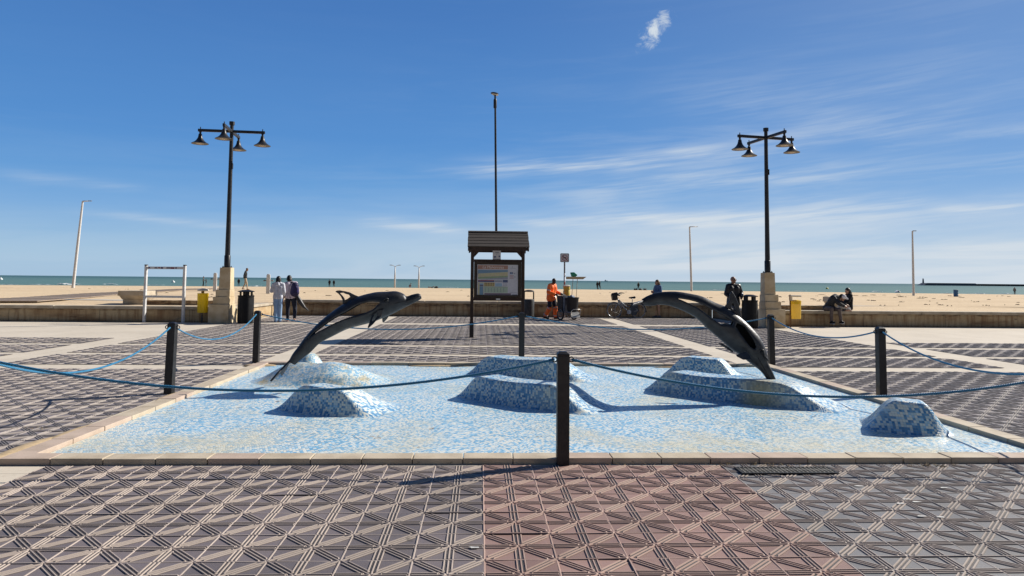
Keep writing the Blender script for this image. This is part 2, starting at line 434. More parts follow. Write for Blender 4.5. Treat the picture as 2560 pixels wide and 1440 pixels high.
g = MB()
for i in range(90):
    px_, py_ = random.uniform(1900, 2560), random.uniform(738, 772)
    if i % 3 == 0: px_, py_ = random.uniform(60, 1850), random.uniform(724, 750)
    p = gp(px_, py_, .5); p.z = float(sand_z(p.x, p.y)) + .015
    if p.y < 31.6 and -9 < p.x < 9: continue
    for k in range(random.randint(1, 4)):
        a = random.uniform(0, 3.1); l = random.uniform(.05, .16) * min(2., p.y / 45); e = Vector((math.cos(a) * l, math.sin(a) * l * .5, 0)); q = p + Vector((random.uniform(-.15, .15), random.uniform(-.1, .1), 0))
        g.tube([q - e, q + Vector((0, 0, .02)), q + e], [.008, .02, .006], 5)
g.build('beach_debris', mat('dry_seaweed', (.10, .07, .04), .9, .3, 20.), kind='stuff')
# ---- sea
def sea_mat():
    mt, k, b = principled('sea_water'); c = k.pos(); x, y, z = k.sep(c)
    lx = k.vec(k.m('MULTIPLY', x, .02), k.m('MULTIPLY', k.m('LOGARITHM', y, 2.718), 22.), 0)
    n = k.noise(lx, 2.2, 6., .6, .4); n2 = k.noise(lx, 9., 4., .6)
    near = k.ramp(y, 190, 1600)
    col = k.mix(near, (.120, .205, .188), (.052, .113, .119))
    col = k.mix(k.ramp(n, .35, .7, 0, .55), col, (.05, .12, .12))
    col = k.mix(k.ramp(n2, .45, .8, 0, .35), col, (.14, .24, .225))
    nw = k.noise(k.vec(k.m('MULTIPLY', x, .09), k.m('MULTIPLY', k.m('LOGARITHM', y, 2.718), 60.), 0), 3.2, 3., .5)
    col = k.mix(k.m('MULTIPLY', k.ramp(nw, .735, .77), k.ramp(y, 2500, 300)), col, (.75, .78, .78))
    k.put(b.inputs['Base Color'], col); b.inputs['Roughness'].default_value = .55; b.inputs['Specular IOR Level'].default_value = .12
    k.put(b.inputs['Normal'], k.bump(n2, .6, .5)); return mt
g = MB(); g.add([(-40000, 120, -1.1), (40000, 120, -1.1), (40000, 40000, -1.1), (-40000, 40000, -1.1)], [(0, 1, 2, 3)])
g.build('sea', sea_mat(), kind='structure')
# breaking wave crests near the shore
FOAM = mat('wave_foam', (.85, .87, .87), .8, .1, 2.)
g = MB()
def foam_streak(px, py, wpx, hgt):
    p = gp(px, py - 2.2, -1.05); n = 14; wd = wpx / 1770 * p.y
    pts = [(p.x + wd * (i / (n - 1) - .5), p.y + random.uniform(-.8, .8), -1.08) for i in range(n)]
    rs = [max(.02, hgt * 1.5 * math.sin(math.pi * i / (n - 1)) * random.uniform(.35, 1.)) for i in range(n)]
    g.tube(pts, rs, 6)
for a in ((160, 713, 36, .42), (178, 712.6, 60, .25), (275, 712.6, 40, .22), (105, 713.4, 80, .10), (640, 717.5, 40, .12), (720, 718, 60, .12), (560, 717, 40, .1),
          (1120, 721, 50, .1), (2245, 733, 9, .55), (2190, 731, 30, .12), (2285, 734.5, 18, .2), (2370, 735.5, 26, .14), (2450, 736.5, 60, .12), (2520, 737, 50, .14), (20, 713.5, 60, .08), (380, 714.2, 60, .08), (1990, 729, 60, .08), (1800, 726, 60, .07)):
    foam_streak(*a)
g.build('surf', FOAM, smooth=True, kind='stuff')

# ---- boardwalk over the sand
def wood_mat(name, a, b2, sc=(1, 14, 14), rough=.7):
    mt, k, b = principled(name); c = k.obj()
    n = k.noise(k.scl(c, sc), 2.5, 5., .6); n2 = k.noise(k.scl(c, sc), 14., 3.)
    col = k.mix(k.ramp(n, .3, .7), a, b2); col = k.mix(k.ramp(n2, .5, .8, 0, .5), col, tuple(q * .5 for q in a))
    k.put(b.inputs['Base Color'], col); b.inputs['Roughness'].default_value = rough; b.inputs['Specular IOR Level'].default_value = .3
    k.put(b.inputs['Normal'], k.bump(n2, .5, .003)); return mt
DECK = wood_mat('weathered_deck', (.37, .29, .225), (.29, .225, .17), (14, 1, 1))
g = MB()
cl = [(-19.2, 26.6, 2.6), (-20.6, 32.5, 2.4), (-22.3, 38.5, 2.2), (-23.6, 45, 2.0), (-25.5, 56, 2.0), (-27.3, 68, 2.0)]
prev = None; acc = []
for i in range(len(cl) - 1):
    a, b_ = cl[i], cl[i + 1]; n = int(math.hypot(b_[0] - a[0], b_[1] - a[1]) / .16)
    for k in range(n):
        t = (k + .5) / n; x, y, wd = (a[q] + (b_[q] - a[q]) * t for q in range(3))
        ang = math.atan2(b_[1] - a[1], b_[0] - a[0]) - math.pi / 2
        g.box((x, y, float(sand_z(x, y)) + .04 + random.uniform(-.004, .004)), (wd, .145, .03), ang)
g.build('boardwalk', DECK, kind='structure')

# ---- promenade walls
def wall_mat(name, tone=1.):
    mt, k, b = principled(name); c = k.obj(); x, y, z = k.sep(c)
    n = k.noise(k.vec(k.m('MULTIPLY', x, .35), y, k.m('MULTIPLY', z, 1.5)), 1.6, 6., .62)
    drip = k.noise(k.vec(k.m('MULTIPLY', x, 3.2), 0., k.m('MULTIPLY', z, .35)), 2.4, 5., .6)
    fine = k.noise(c, 22., 4., .6)
    col = k.mix(k.ramp(n, .35, .65), tuple(q * tone for q in (.52, .41, .255)), tuple(q * tone for q in (.42, .29, .16)))
    col = k.mix(k.ramp(drip, .44, .66, 0, .8), col, tuple(q * tone for q in (.25, .145, .075)))
    col = k.mix(k.ramp(fine, .5, .75, 0, .4), col, (.17, .13, .095))
    bl = k.noise(k.vec(k.m('MULTIPLY', x, .5), 3.3, k.m('MULTIPLY', z, 2.)), 2.6, 5., .7)
    col = k.mix(k.m('MULTIPLY', k.ramp(bl, .60, .72, 0, .8), k.ramp(z, .52, .36)), col, (.07, .055, .045))
    big = k.noise(k.vec(k.m('MULTIPLY', x, .16), 7.7, k.m('MULTIPLY', z, .8)), 2.0, 4., .6)
    col = k.mix(k.ramp(big, .50, .66, 0, .7), col, tuple(q * tone for q in (.20, .115, .06)))
    mould = k.noise(k.vec(k.m('MULTIPLY', x, 1.6), 1.3, k.m('MULTIPLY', z, 9.)), 2.2, 5., .7)
    col = k.mix(k.m('MULTIPLY', k.ramp(mould, .44, .62, .15, .85), k.ramp(z, .36, .455)), col, (.055, .045, .038))
    col = k.mix(k.m('MULTIPLY', k.ramp(fine, .35, .65, .3, .8), k.ramp(z, .10, .0)), col, (.10, .08, .06))
    jn = k.m('PINGPONG', x, 1.55)
    col = k.mix(k.ramp(jn, .006, .016, .6, 0.), col, (.08, .065, .05))
    k.put(b.inputs['Base Color'], col); b.inputs['Roughness'].default_value = .9; b.inputs['Specular IOR Level'].default_value = .2
    k.put(b.inputs['Normal'], k.bump(k.m('ADD', fine, k.noise(c, 90., 2.)), .6, .006)); return mt
WALL = wall_mat('stained_concrete'); WALLC = wall_mat('stained_concrete_grey', .88)
CAP = mat('coping_concrete', (.50, .43, .33), .88, .2, 3., .004, 40., col2=(.36, .30, .22))
def sea_wall(label, u0, u1, v, h, mt, ret=None):
    c = pl((u0 + u1) / 2, v)
    t = thing('promenade_wall', label, 'wall', c, YAW, 'low promenade walls')
    L = u1 - u0; g = MB(); g.box((0, .2, (h - .11) / 2), (L, .4, h - .11))
    if ret: g.box((ret[0] - (u0 + u1) / 2, .4 + ret[1] / 2, (h - .11) / 2), (.4, ret[1], h - .11))
    g.build('wall_body', mt, t, bevel=.012)
    g = MB(); n = max(1, round(L / 3.1)); w_ = L / n
    for i in range(n): g.box((-L / 2 + w_ * (i + .5), .2 + random.uniform(-.006, .006), h - .055 + random.uniform(-.004, .004)), (w_ - .012, .5, .11))
    if ret: g.box((ret[0] - (u0 + u1) / 2, .46 + ret[1] / 2, h - .056), (.5, ret[1], .108))
    g.build('coping', CAP, t, bevel=.02); return t
sea_wall('low stained wall left of the left lamp, behind the white frame', -80, -8.72, 25.62, .56, WALL, (-8.95, 5.0))
sea_wall('low grey wall set back in the middle, behind the kiosk and the sweeper', -8.7, 10.2, 30.9, .67, WALLC)
sea_wall('low stained wall right of the right lamp, the couple sitting on it', 10.22, 80, 25.62, .58, WALL, (10.45, 5.0))
STONE = mat('pale_stone', (.56, .485, .365), .85, .2, 3.5, .004, 45., col2=(.43, .35, .24))
def stone_pier(label, x0, x1, ytop, Y, zb):
    a, b_ = at(x0, ytop, Y), at(x1, ytop, Y); wd = b_.x - a.x; h = a.z - zb; wd *= .78
    t = thing('stone_pier', label, 'stone pier', ((a.x + b_.x) / 2, Y, zb), YAW, 'capped stone piers at the beach steps')
    g = MB(); g.frustum((0, 0, 0), (wd * .76, wd * .76), (wd * .72, wd * .72), h * .68); g.build('shaft', STONE, t, bevel=.01)
    g = MB(); g.frustum((0, 0, h * .68), (wd * .76, wd * .76), (wd * .92, wd * .92), h * .14); g.frustum((0, 0, h * .82), (wd, wd), (wd * .97, wd * .97), h * .18)
    g.build('capstone', CAP, t, bevel=.015); return t
stone_pier('capped stone pier behind the left wall, beside the boardwalk', 302, 388, 726, 27.4, 0)
stone_pier('capped stone pier behind the couple on the right wall', 2060, 2120, 742, 27.6, 0)
def low_wall(label, x0, x1, Y, ytop):
    a, b_ = at(x0, ytop, Y), at(x1, ytop, Y)
    g = MB(); g.box(((a.x + b_.x) / 2, Y, a.z / 2), (b_.x - a.x, .35, a.z), YAW)
    tag(g.build('step_wall', WALL, bevel=.015), label, 'wall', 'short walls beside the beach steps')
low_wall('short brown wall behind the white frame and the left yellow bin', 360, 545, 27.3, 750)
low_wall('short brown wall between the right lamp and the stone pier', 1940, 2072, 27.5, 763)

# ================================================================== THE FOUNTAIN
CW = ((UL + UR) / 2, (VF + VB) / 2)
fountain = thing('mosaic_fountain', 'dry rectangular fountain basin in blue and white mosaic with wave mounds', 'fountain', pl(*CW), YAW)
def mosaic_mat(name, coords='UV', cell=.026, dirt=0., streak=None):
    mt, k, b = principled(name)
    c = k.uvc() if coords == 'UV' else k.obj()
    x, y, z = k.sep(c)
    if coords != 'UV':   # rows of tiles swing gently over the floor
        wob = k.m('MULTIPLY', k.m('SUBTRACT', k.noise(c, .5, 2.), .5), .9)
        x2 = k.m('ADD', k.m('MULTIPLY', x, .87), k.m('MULTIPLY', y, .5)); y2 = k.m('SUBTRACT', k.m('MULTIPLY', y, .87), k.m('MULTIPLY', x, .5))
        x, y = k.m('ADD', x2, wob), k.m('ADD', y2, k.m('MULTIPLY', wob, .5))
    xs_, ys_ = k.m('DIVIDE', x, cell), k.m('DIVIDE', y, cell)
    fx, fy = k.m('FLOOR', xs_), k.m('FLOOR', ys_)
    idv = k.vec(fx, fy, .5); r = k.white(idv); r2 = k.white(k.vec(fy, fx, 7.5))
    patch = k.noise(k.scl(idv, (.16, .16, 1)), 1.6, 3., .6)
    drift = k.noise(k.obj(), .55, 3., .5)
    thr = k.m('ADD', k.m('MULTIPLY', patch, .80), k.m('MULTIPLY', k.m('SUBTRACT', drift, .5), .7))
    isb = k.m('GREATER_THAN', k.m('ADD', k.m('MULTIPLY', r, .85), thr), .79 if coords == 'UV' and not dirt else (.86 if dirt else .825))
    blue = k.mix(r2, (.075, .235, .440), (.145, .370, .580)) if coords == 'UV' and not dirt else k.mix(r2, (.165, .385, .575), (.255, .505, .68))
    blue = k.mix(k.m('GREATER_THAN', r2, .8), blue, (.33, .55, .72))
    white = k.mix(r2, (.78, .77, .67), (.66, .71, .69)); white = k.mix(k.m('GREATER_THAN', k.white(k.vec(fx, fy, 13.)), .72), white, (.50, .63, .68))
    col = k.mix(isb, white, blue)
    lost = k.m('GREATER_THAN', k.m('MULTIPLY', k.ramp(k.noise(k.obj(), 2.6, 4., .6), .5, .7), k.white(k.vec(fx, fy, 3.))), .9 if coords == 'UV' else .74)
    lost = k.m('MULTIPLY', lost, k.m('GREATER_THAN', k.noise(k.obj(), .7, 2.), .47))
    col = k.mix(k.m('MULTIPLY', lost, .9), col, (.16, .115, .075))
    gx = k.m('PINGPONG', k.m('ADD', xs_, .0), .5); gy = k.m('PINGPONG', ys_, .5)
    gr = k.m('MINIMUM', gx, gy)
    col = k.mix(k.ramp(gr, .02, .075, .75, 0.), col, (.34, .37, .38))
    st = k.noise(k.obj(), .9, 5., .6)
    col = k.mix(k.ramp(st, .46, .72, 0, .5), col, (.66, .58, .36))
    if coords != 'UV':
        _, oy_, _ = k.sep(k.obj()); ox_ = k.sep(k.obj())[0]
        zone = k.m('MULTIPLY', k.ramp(oy_, -1.2, -2.9), k.ramp(k.noise(k.obj(), .8, 4., .6), .40, .62))
        col = k.mix(k.m('MULTIPLY', zone, k.ramp(k.white(k.vec(fx, fy, 9.1)), 0, 1, .15, .6)), col, (.58, .49, .28))
    if dirt: 
        st2 = k.noise(k.obj(), 3.2, 5., .65)
        col = k.mix(k.ramp(st2, .45, .7, 0, dirt), col, (.42, .30, .08))
    if streak:
        ox, oy, oz = k.sep(k.obj()); a_, b_ = streak
        dd = k.m('ABSOLUTE', k.m('ADD', k.m('SUBTRACT', ox, a_), k.m('MULTIPLY', k.m('SUBTRACT', k.noise(k.obj(), 9., 3.), .5), .12)))
        front = k.m('MULTIPLY', k.ramp(dd, .115, .065), k.ramp(oy, b_ + .08, b_ - .03))
        top_ = k.m('MULTIPLY', k.ramp(dd, .55, .1), k.ramp(k.m('ABSOLUTE', k.m('SUBTRACT', oy, b_)), .35, .05))
        col = k.mix(k.m('MULTIPLY', front, k.ramp(r2, 0, 1, .6, .98)), col, (.15, .082, .008)); col = k.mix(k.m('MULTIPLY', top_, .7), col, (.48, .33, .10))
    k.put(b.inputs['Base Color'], col)
    k.put(b.inputs['Roughness'], k.m('ADD', .24, k.m('MULTIPLY', r2, .25))); b.inputs['Specular IOR Level'].default_value = .45
    h = k.m('ADD', k.ramp(gr, .0, .09), k.m('MULTIPLY', r, .35))
    k.put(b.inputs['Normal'], k.bump(h, .5, .003)); return mt
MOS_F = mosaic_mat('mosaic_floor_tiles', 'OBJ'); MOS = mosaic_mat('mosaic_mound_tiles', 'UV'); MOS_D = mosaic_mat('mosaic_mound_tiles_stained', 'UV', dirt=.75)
_q = Matrix.Rotation(-YAW, 3, 'Z') @ (gp(1890, 1012, .05) - pl(*CW)); _q.y += .17; MOS_B = mosaic_mat('mosaic_mound_tiles_streaked', 'UV', streak=(_q.x, _q.y))
hu, hv = (UR - UL) / 2, (VB - VF) / 2; KW = .2
g = MB(); n = 40
g.add([(-hu + KW + .005, -hv + KW + .005, .010), (hu - KW - .005, -hv + KW + .005, .010), (hu - KW - .005, hv - KW - .005, .010), (-hu + KW + .005, hv - KW - .005, .010)], [(0, 1, 2, 3)])
g.build('basin_floor', MOS_F, fountain)
KERB = mat('kerb_stone', (.52, .44, .33), .8, .16, 4., .003, 60., col2=(.40, .33, .24))
KERBP = mat('kerb_stone_rosy', (.50, .39, .31), .8, .16, 4., .003, 60., col2=(.40, .31, .24))
KH = .055
def kerb_run(n, fixed, a0, a1, axis):
    L = (a1 - a0) / n
    for i in range(n):
        c = a0 + L * (i + .5); g = MB(); j = random.uniform(-.004, .004); jz = random.uniform(-.003, .003)
        if axis == 'u': g.box((c, fixed + j, KH / 2 + jz), (L - .007, KW, KH))
        else: g.box((fixed + j, c, KH / 2 + jz), (KW, L - .007, KH))
        g.build('kerb_stone', KERBP if random.random() < .25 else KERB, fountain, bevel=.006)
kerb_run(22, -hv + KW / 2, -hu, hu, 'u'); kerb_run(14, hv - KW / 2, -hu, hu, 'u')
kerb_run(12, -hu + KW / 2, -hv + KW, hv - KW, 'v'); kerb_run(12, hu - KW / 2, -hv + KW, hv - KW, 'v')

FINV = Matrix.Rotation(-YAW, 3, 'Z')
def in_f(p): return FINV @ (p - Vector(fountain.location))
def P01(q, p=1.4):
    """slope profile: flares out of the floor, straight flank, crisp rounded crest"""
    x = 1.22 * np.clip(q, 0, 1.5) ** p; k = .36
    h = np.clip(.5 + .5 * (1 - x) / k, 0, 1); y = 1 * (1 - h) + x * h - k * h * (1 - h)
    return np.clip(y, 0, 1)
def grid_mesh(name, X, Y, Z, U, Vv, mt, parent):
    a, b_ = X.shape; V = np.stack([X, Y, Z], -1).reshape(-1, 3)
    idx = np.arange(a * b_).reshape(a, b_)
    F = np.stack([idx[:-1, :-1], idx[1:, :-1], idx[1:, 1:], idx[:-1, 1:]], -1).reshape(-1, 4)
    keep = (Z.reshape(-1)[F].max(1) > .0125)
    F = F[keep]; used = np.unique(F); rm = -np.ones(len(V), int); rm[used] = np.arange(len(used))
    Fn = rm[F]; o = big_mesh(name, V[used], Fn, [mt]); me = o.data
    uvl = me.uv_layers.new(name='UVMap'); UVa = np.stack([U, Vv], -1).reshape(-1, 2)[used]
    lv = np.empty(len(me.loops), np.int32); me.loops.foreach_get('vertex_index', lv)
    uvl.data.foreach_set('uv', UVa[lv].astype(np.float32).ravel())
    me.polygons.foreach_set('use_smooth', [True] * len(me.polygons)); o.parent = parent; return o
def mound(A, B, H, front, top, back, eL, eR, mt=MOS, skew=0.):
    """A, B: front foot of the wave (world); front/top/back: depths of the three slopes"""
    a, b_ = in_f(A), in_f(B); d = (b_ - a); L = d.length; d.normalize(); nrm = Vector((-d.y, d.x, 0))
    ns, nt = 90, 80; T = front + top + back
    s = np.linspace(0, L, ns)[:, None] * np.ones((1, nt)); t = np.linspace(0, T, nt)[None, :] * np.ones((ns, 1))
    lean = skew * t
    bow = .10 * np.sin(np.pi * s / L)          # foot bows towards the viewer
    tt = t + bow * np.clip(1 - t / T, 0, 1) * 0
    ff = P01(tt / front, 1.5); bb = P01((T - tt) / back, 1.6)
    el_ = P01(s / (eL * (1 + .3 * t / T)), 1.2); er = P01((L - s) / eR, 1.6)
    wave = 1 + .04 * np.sin(s * 4.1 + 1.) 
    Z = H * ff * bb * el_ * er * wave
    X = a.x + d.x * (s + lean) + nrm.x * (t - bow * (1 - t / T)); Y = a.y + d.y * (s + lean) + nrm.y * (t - bow * (1 - t / T))
    dz = np.diff(Z, axis=1, prepend=Z[:, :1]); dt = T / (nt - 1)
    Vv = np.cumsum(np.sqrt(dz ** 2 + dt ** 2), axis=1)
    ds = L / (ns - 1); dzs = np.diff(Z, axis=0, prepend=Z[:1])
    mid = np.cumsum(np.sqrt(dzs ** 2 + ds ** 2), axis=0)
    return grid_mesh('wave_mound', X, Y, Z + .004, .5 * s + .5 * mid, Vv, mt, fountain)
mound(gp(676, 1024), gp(938, 1050), .315, .125, .24, .75, .46, .56)
mound(gp(1158, 937), gp(1478, 960), .315, .13, .40, .55, .42, .72)
mound(gp(1130, 992), gp(1482, 1044), .30, .12, .34, .60, .40, .62)
mound(gp(1650, 938), gp(1852, 953), .33, .13, .27, .55, .42, .38)
mound(gp(1598, 976), gp(2110, 1040), .30, .13, .38, .6, .45, .75, MOS_B)
mound(gp(2160, 1078), gp(2400, 1096), .33, .13, .26, .6, .30, .30)
def blob_mound(bumps, x0, x1, y0, y1, mt):
    nx_, ny_ = 150, 120
    X, Y = np.meshgrid(np.linspace(x0, x1, nx_), np.linspace(y0, y1, ny_), indexing='ij'); Z = np.zeros_like(X)
    for (p, h, sx, sy, pw, ang) in bumps:
        c = in_f(p); ca, sa = math.cos(ang), math.sin(ang)
        u_ = (X - c.x) * ca + (Y - c.y) * sa; v_ = -(X - c.x) * sa + (Y - c.y) * ca
        r = np.sqrt((u_ / sx) ** 2 + (v_ / sy) ** 2); Z = np.maximum(Z, 0) + h * np.exp(-r ** pw) * 1.0
    edge = np.minimum.reduce([X - x0, x1 - X, Y - y0, y1 - Y]); Z = Z * P01(edge / .25) - .012
    dzx = np.diff(Z, axis=0, prepend=Z[:1]); dzy = np.diff(Z, axis=1, prepend=Z[:, :1])
    U = np.cumsum(np.sqrt(dzx ** 2 + ((x1 - x0) / (nx_ - 1)) ** 2), axis=0); Vv = np.cumsum(np.sqrt(dzy ** 2 + ((y1 - y0) / (ny_ - 1)) ** 2), axis=1)
    ca, sa = math.cos(.6), math.sin(.6)
    return grid_mesh('wave_mound', X, Y, Z + .004, U * ca + Vv * sa, Vv * ca - U * sa, mt, fountain)
c1 = in_f(gp(800, 945))
blob_mound([(gp(730, 952), .24, .40, .36, 2.2, 0), (gp(800, 960), .16, .50, .52, 2.2, 0), (gp(868, 955), .20, .50, .60, 2.4, 0), (gp(772, 926), .315, .24, .26, 3.2, 0)],
           c1.x - 1.5, c1.x + 1.7, c1.y - 1.2, c1.y + 2.2, MOS_D)

# sand drifted into the basin corners
g = MB()
SANDM = mat('drifted_sand', (.50, .37, .22), .95, .15, 20., .004, 90.)
for (px, py, w_, l_, h_) in ((60, 1124, .10, .55, .035), (180, 1084, .09, .5, .03), (420, 992, .05, .4, .02), (650, 914, .3, .12, .03), (1700, 919, .5, .05, .02), (1100, 915.5, .6, .06, .02)):
    p = in_f(gp(px, py, .012)); g.ball((p.x, p.y, .012), (w_, l_, h_), 14) if py > 920 else g.ball((p.x, p.y, .012), (w_, l_, h_), 14)
g.build('drifted_sand', SANDM, fountain, smooth=True, kind='stuff')

# ================================================================== DOLPHINS
BRONZE = mat('dark_bronze', (.040, .040, .044), .43, .3, 9., .005, 24., .35, .5, col2=(.022, .022, .026))
BRONZE_IN = mat('bronze_inside', (.010, .010, .013), .7, .2, 12.)
at0 = at
def at_plane(x, y, D, a):
    d = ray(x, y); t = D / (d.x * math.sin(a) + d.y * math.cos(a)); return Vector((d.x * t, d.y * t, EYE + d.z * t))
def dolphin(label, pairs, Y, slits, fins, eye, lids, mouth, flukes, width=.82, turn=0., mid=(0, 0)):
    mp_ = at0(*mid, Y); D = mp_.x * math.sin(turn) + mp_.y * math.cos(turn)
    at = lambda x, y, _=0: Matrix.Rotation(turn, 3, 'Z') @ at_plane(x, y, D, turn)
    Y = D; pts = [(at(*u, Y), at(*l, Y)) for u, l in pairs]
    base = min((p for pr in pts for p in pr), key=lambda p: p.z)
    B0 = Vector((base.x, Y, max(base.z - .02, 0)))
    root = thing('dolphin_statue', label, 'dolphin statue', Matrix.Rotation(-turn, 3, 'Z') @ B0, -turn, 'bronze dolphins leaping in the fountain')
    # finer rings
    N = len(pairs); SUB = 5; rings = []; par = []
    def cr(a, b, c, d, t): return .5 * ((2 * b) + (c - a) * t + (2 * a - 5 * b + 4 * c - d) * t * t + (3 * b - a - 3 * c + d) * t ** 3)
    for i in range(N - 1):
        q = [pts[min(max(i + o, 0), N - 1)] for o in (-1, 0, 1, 2)]
        for k in range(SUB):
            t = k / SUB; rings.append((cr(*[z[0] for z in q], t), cr(*[z[1] for z in q], t))); par.append(i + t)
    rings.append(pts[-1]); par.append(N - 1.)
    nA, nS, nB = 7, 3, 9
    verts = []; RN = None
    for (U, L), s in zip(rings, par):
        c = (U + L) / 2 - B0; h = (U - L) / 2; r = h.length
        fa, fb = .32, .55
        for (s0, s1, curve, sides) in slits:
            if s0 <= s <= s1:
                fa = float(np.interp(s, [z[0] for z in curve], [z[1] for z in curve])); fb = float(np.interp(s, [z[0] for z in curve], [z[2] for z in curve]))
            else:
                e = max(s0 - s, s - s1)
                if e < .9:
                    z = curve[0] if s < s0 else curve[-1]; kk = e / .9
                    fa = z[1] * (1 - kk) + fa * kk; fb = z[2] * (1 - kk) + fb * kk
        pa_, pb_ = math.acos(1 - 2 * fa), math.acos(1 - 2 * max(fb, fa + .01))
        an = [pa_ * j / nA for j in range(nA)] + [pa_ + (pb_ - pa_) * j / nS for j in range(nS)] + [pb_ + (math.pi - pb_) * j / nB for j in range(nB + 1)]
        full = an + [-q for q in reversed(an[1:-1])]
        RN = len(full); hd = h.normalized()
        for a in full: verts.append(c + hd * r * math.cos(a) + Vector((0, -1, 0)) * r * width * math.sin(a))
    faces = []; half = nA + nS + nB
    for i in range(len(rings) - 1):
        s = (par[i] + par[i + 1]) / 2
        for j in range(RN):
            near = nA <= j < nA + nS; far = RN - nA - nS <= j < RN - nA
            cut = False
            for (s0, s1, curve, sides) in slits:
                if s0 <= s <= s1 and ((near and 'n' in sides) or (far and 'f' in sides)): cut = True
            if not cut:
                a, b_ = i * RN + j, i * RN + (j + 1) % RN; faces.append((a, b_, b_ + RN, a + RN))
    faces.append(tuple(range(RN - 1, -1, -1))); faces.append(tuple((len(rings) - 1) * RN + j for j in range(RN)))
    g = MB(); g.add(verts, faces); o = g.build('body', [BRONZE, BRONZE_IN], root, smooth=True, auto=60)
    so = o.modifiers.new('shell', 'SOLIDIFY'); so.thickness = .022; so.offset = -1; so.material_offset = 1; so.material_offset_rim = 0
    for nm, outl, holes, y0, tilt in fins:
        def cv(q):
            p = at(q[0], q[1], Y); w_ = p - B0
            return Vector((w_.x, y0 + tilt * (q[2] if len(q) > 2 else 0.), w_.z))
        g = MB(); g.plate([cv(q) for q in outl], [[cv(q) for q in hh] for hh in holes], .03, (0, 1, 0))
        g.build(nm, BRONZE, root, bevel=.008)
    e = at(*eye, Y) - B0
    ey = e.copy()
    rr = eye_r(pts, eye, Y, at=at, width=width)
    for sg in (-1, 1):
        g = MB(); g.ball((ey.x, sg * rr, ey.z), (.034, .02, .030), 14); g.build('eye', BRONZE_IN, root, smooth=True)
    for sg in (-1, 1):
        ptsl = [at(*q, Y) - B0 for q in lids]
        g = MB(); g.tube([(p.x, sg * (rr * (1.0 - .12 * i / max(1, len(ptsl) - 1)) + .012), p.z) for i, p in enumerate(ptsl)], .011, 8); g.build('brow_ridge', BRONZE, root, smooth=True)
    for sg in (-1, 1):
        ptsm = [at(*q, Y) - B0 for q in mouth]
        g = MB(); g.tube([(p.x, sg * eye_r(pts, q, Y, .99, at=at, width=width), p.z) for p, q in zip(ptsm, mouth)], .006, 6); g.build('mouth_line', BRONZE_IN, root, smooth=True)
    for sg in (-1, 1):
        st, tip, w0 = flukes
        a = at(*st, Y) - B0; b_ = at(*tip, Y) - B0; ax = (b_ - a); perp = Vector((-ax.z, 0, ax.x)).normalized()
        ol = [a + ax * -.15 + Vector((0, .0, 0)), a + ax * .15 + Vector((0, sg * .10, 0)), a + ax * .50 + Vector((0, sg * .24, 0)), a + ax * .92 + Vector((0, sg * .33, 0)), a + ax * 1.0 + Vector((0, sg * .31, 0)), a + ax * .82 + Vector((0, sg * .17, 0)), a + ax * .62 + Vector((0, sg * .03, 0)), a + ax * .55]
        g = MB(); g.plate(ol, [], .026, perp); g.build('tail_fluke', BRONZE, root, bevel=.006)
    return root
def eye_r(pts, q, Y, f=.97, width=.82, at=None):
    p = at(q[0], q[1], Y); best = 1e9; out = .05
    for i in range(len(pts) - 1):
        for t in (0, .25, .5, .75):
            U = pts[i][0].lerp(pts[i + 1][0], t); L = pts[i][1].lerp(pts[i + 1][1], t); c = (U + L) / 2; h = (U - L) / 2
            d = p - c; al = d.dot(h.normalized()); off = abs((d - h.normalized() * al).length)
            if off < best: best = off; out = h.length * width * math.sqrt(max(.05, 1 - (al / h.length) ** 2))
    return out * f
LP = [((722, 902), (738, 912)), ((732, 884), (757, 895)), ((745, 867), (775, 882)), ((765, 840), (800, 858)), ((795, 808), (835, 839)), ((828, 781), (868, 823)), ((857, 761), (900, 814)),
      ((890, 743), (930, 806)), ((935, 731), (958, 795)), ((965, 729), (985, 783)), ((990, 728), (1002, 774)), ((1008, 734), (1014, 768)), ((1016, 740.5), (1022, 764)), ((1030, 736.5), (1036, 757)), ((1045, 733.5), (1047, 751)), ((1052, 737), (1054, 746))]
dolphin('dark bronze dolphin leaping up to the right out of the left mosaic mound', LP, 10.32,
        [(3.1, 8.1, [(3.1, .20, .23), (4, .25, .43), (5, .28, .52), (6, .30, .58), (7, .25, .63), (7.7, .27, .58), (8.1, .38, .44)], 'nf')],
        [('dorsal_fin', [(860, 764), (857, 760.5), (856, 749), (852, 741), (846, 734), (838.5, 729.3), (840.5, 727), (852, 726.4), (863, 728), (874.7, 731), (886, 737), (898, 741.5), (904, 747), (880, 757)],
          [[(850, 732.7), (859, 732), (864, 734.7), (872.7, 737), (875.7, 742), (869, 747), (862.5, 750), (861, 745), (856, 739)]], 0, 0),
         ('pectoral_fin', [(962, 771), (950, 773), (935, 784), (931, 793, .3), (927.4, 805.5, .7), (924, 816, 1), (926.5, 817.6, 1), (937, 808, .7), (945, 798.6, .3), (956, 791)],
          [[(947, 782), (939, 787), (934, 798, .4), (935, 801.5, .5), (941, 796.7, .3), (946, 788)]], -.165, -.10),
         ('pectoral_fin', [(972, 789), (966.5, 797.6, .4), (956.7, 808, 1), (953, 808, 1), (953, 799.6, .5), (955, 788)], [], .10, .10)],
        (967.5, 752), [(962, 748.5), (966, 745.5), (971, 746), (973, 749)], [(985, 758.6), (998, 756), (1013, 752), (1030, 748), (1050, 743)], ((722, 905), (690, 946), .1), turn=D2R(-5), mid=(870, 800))
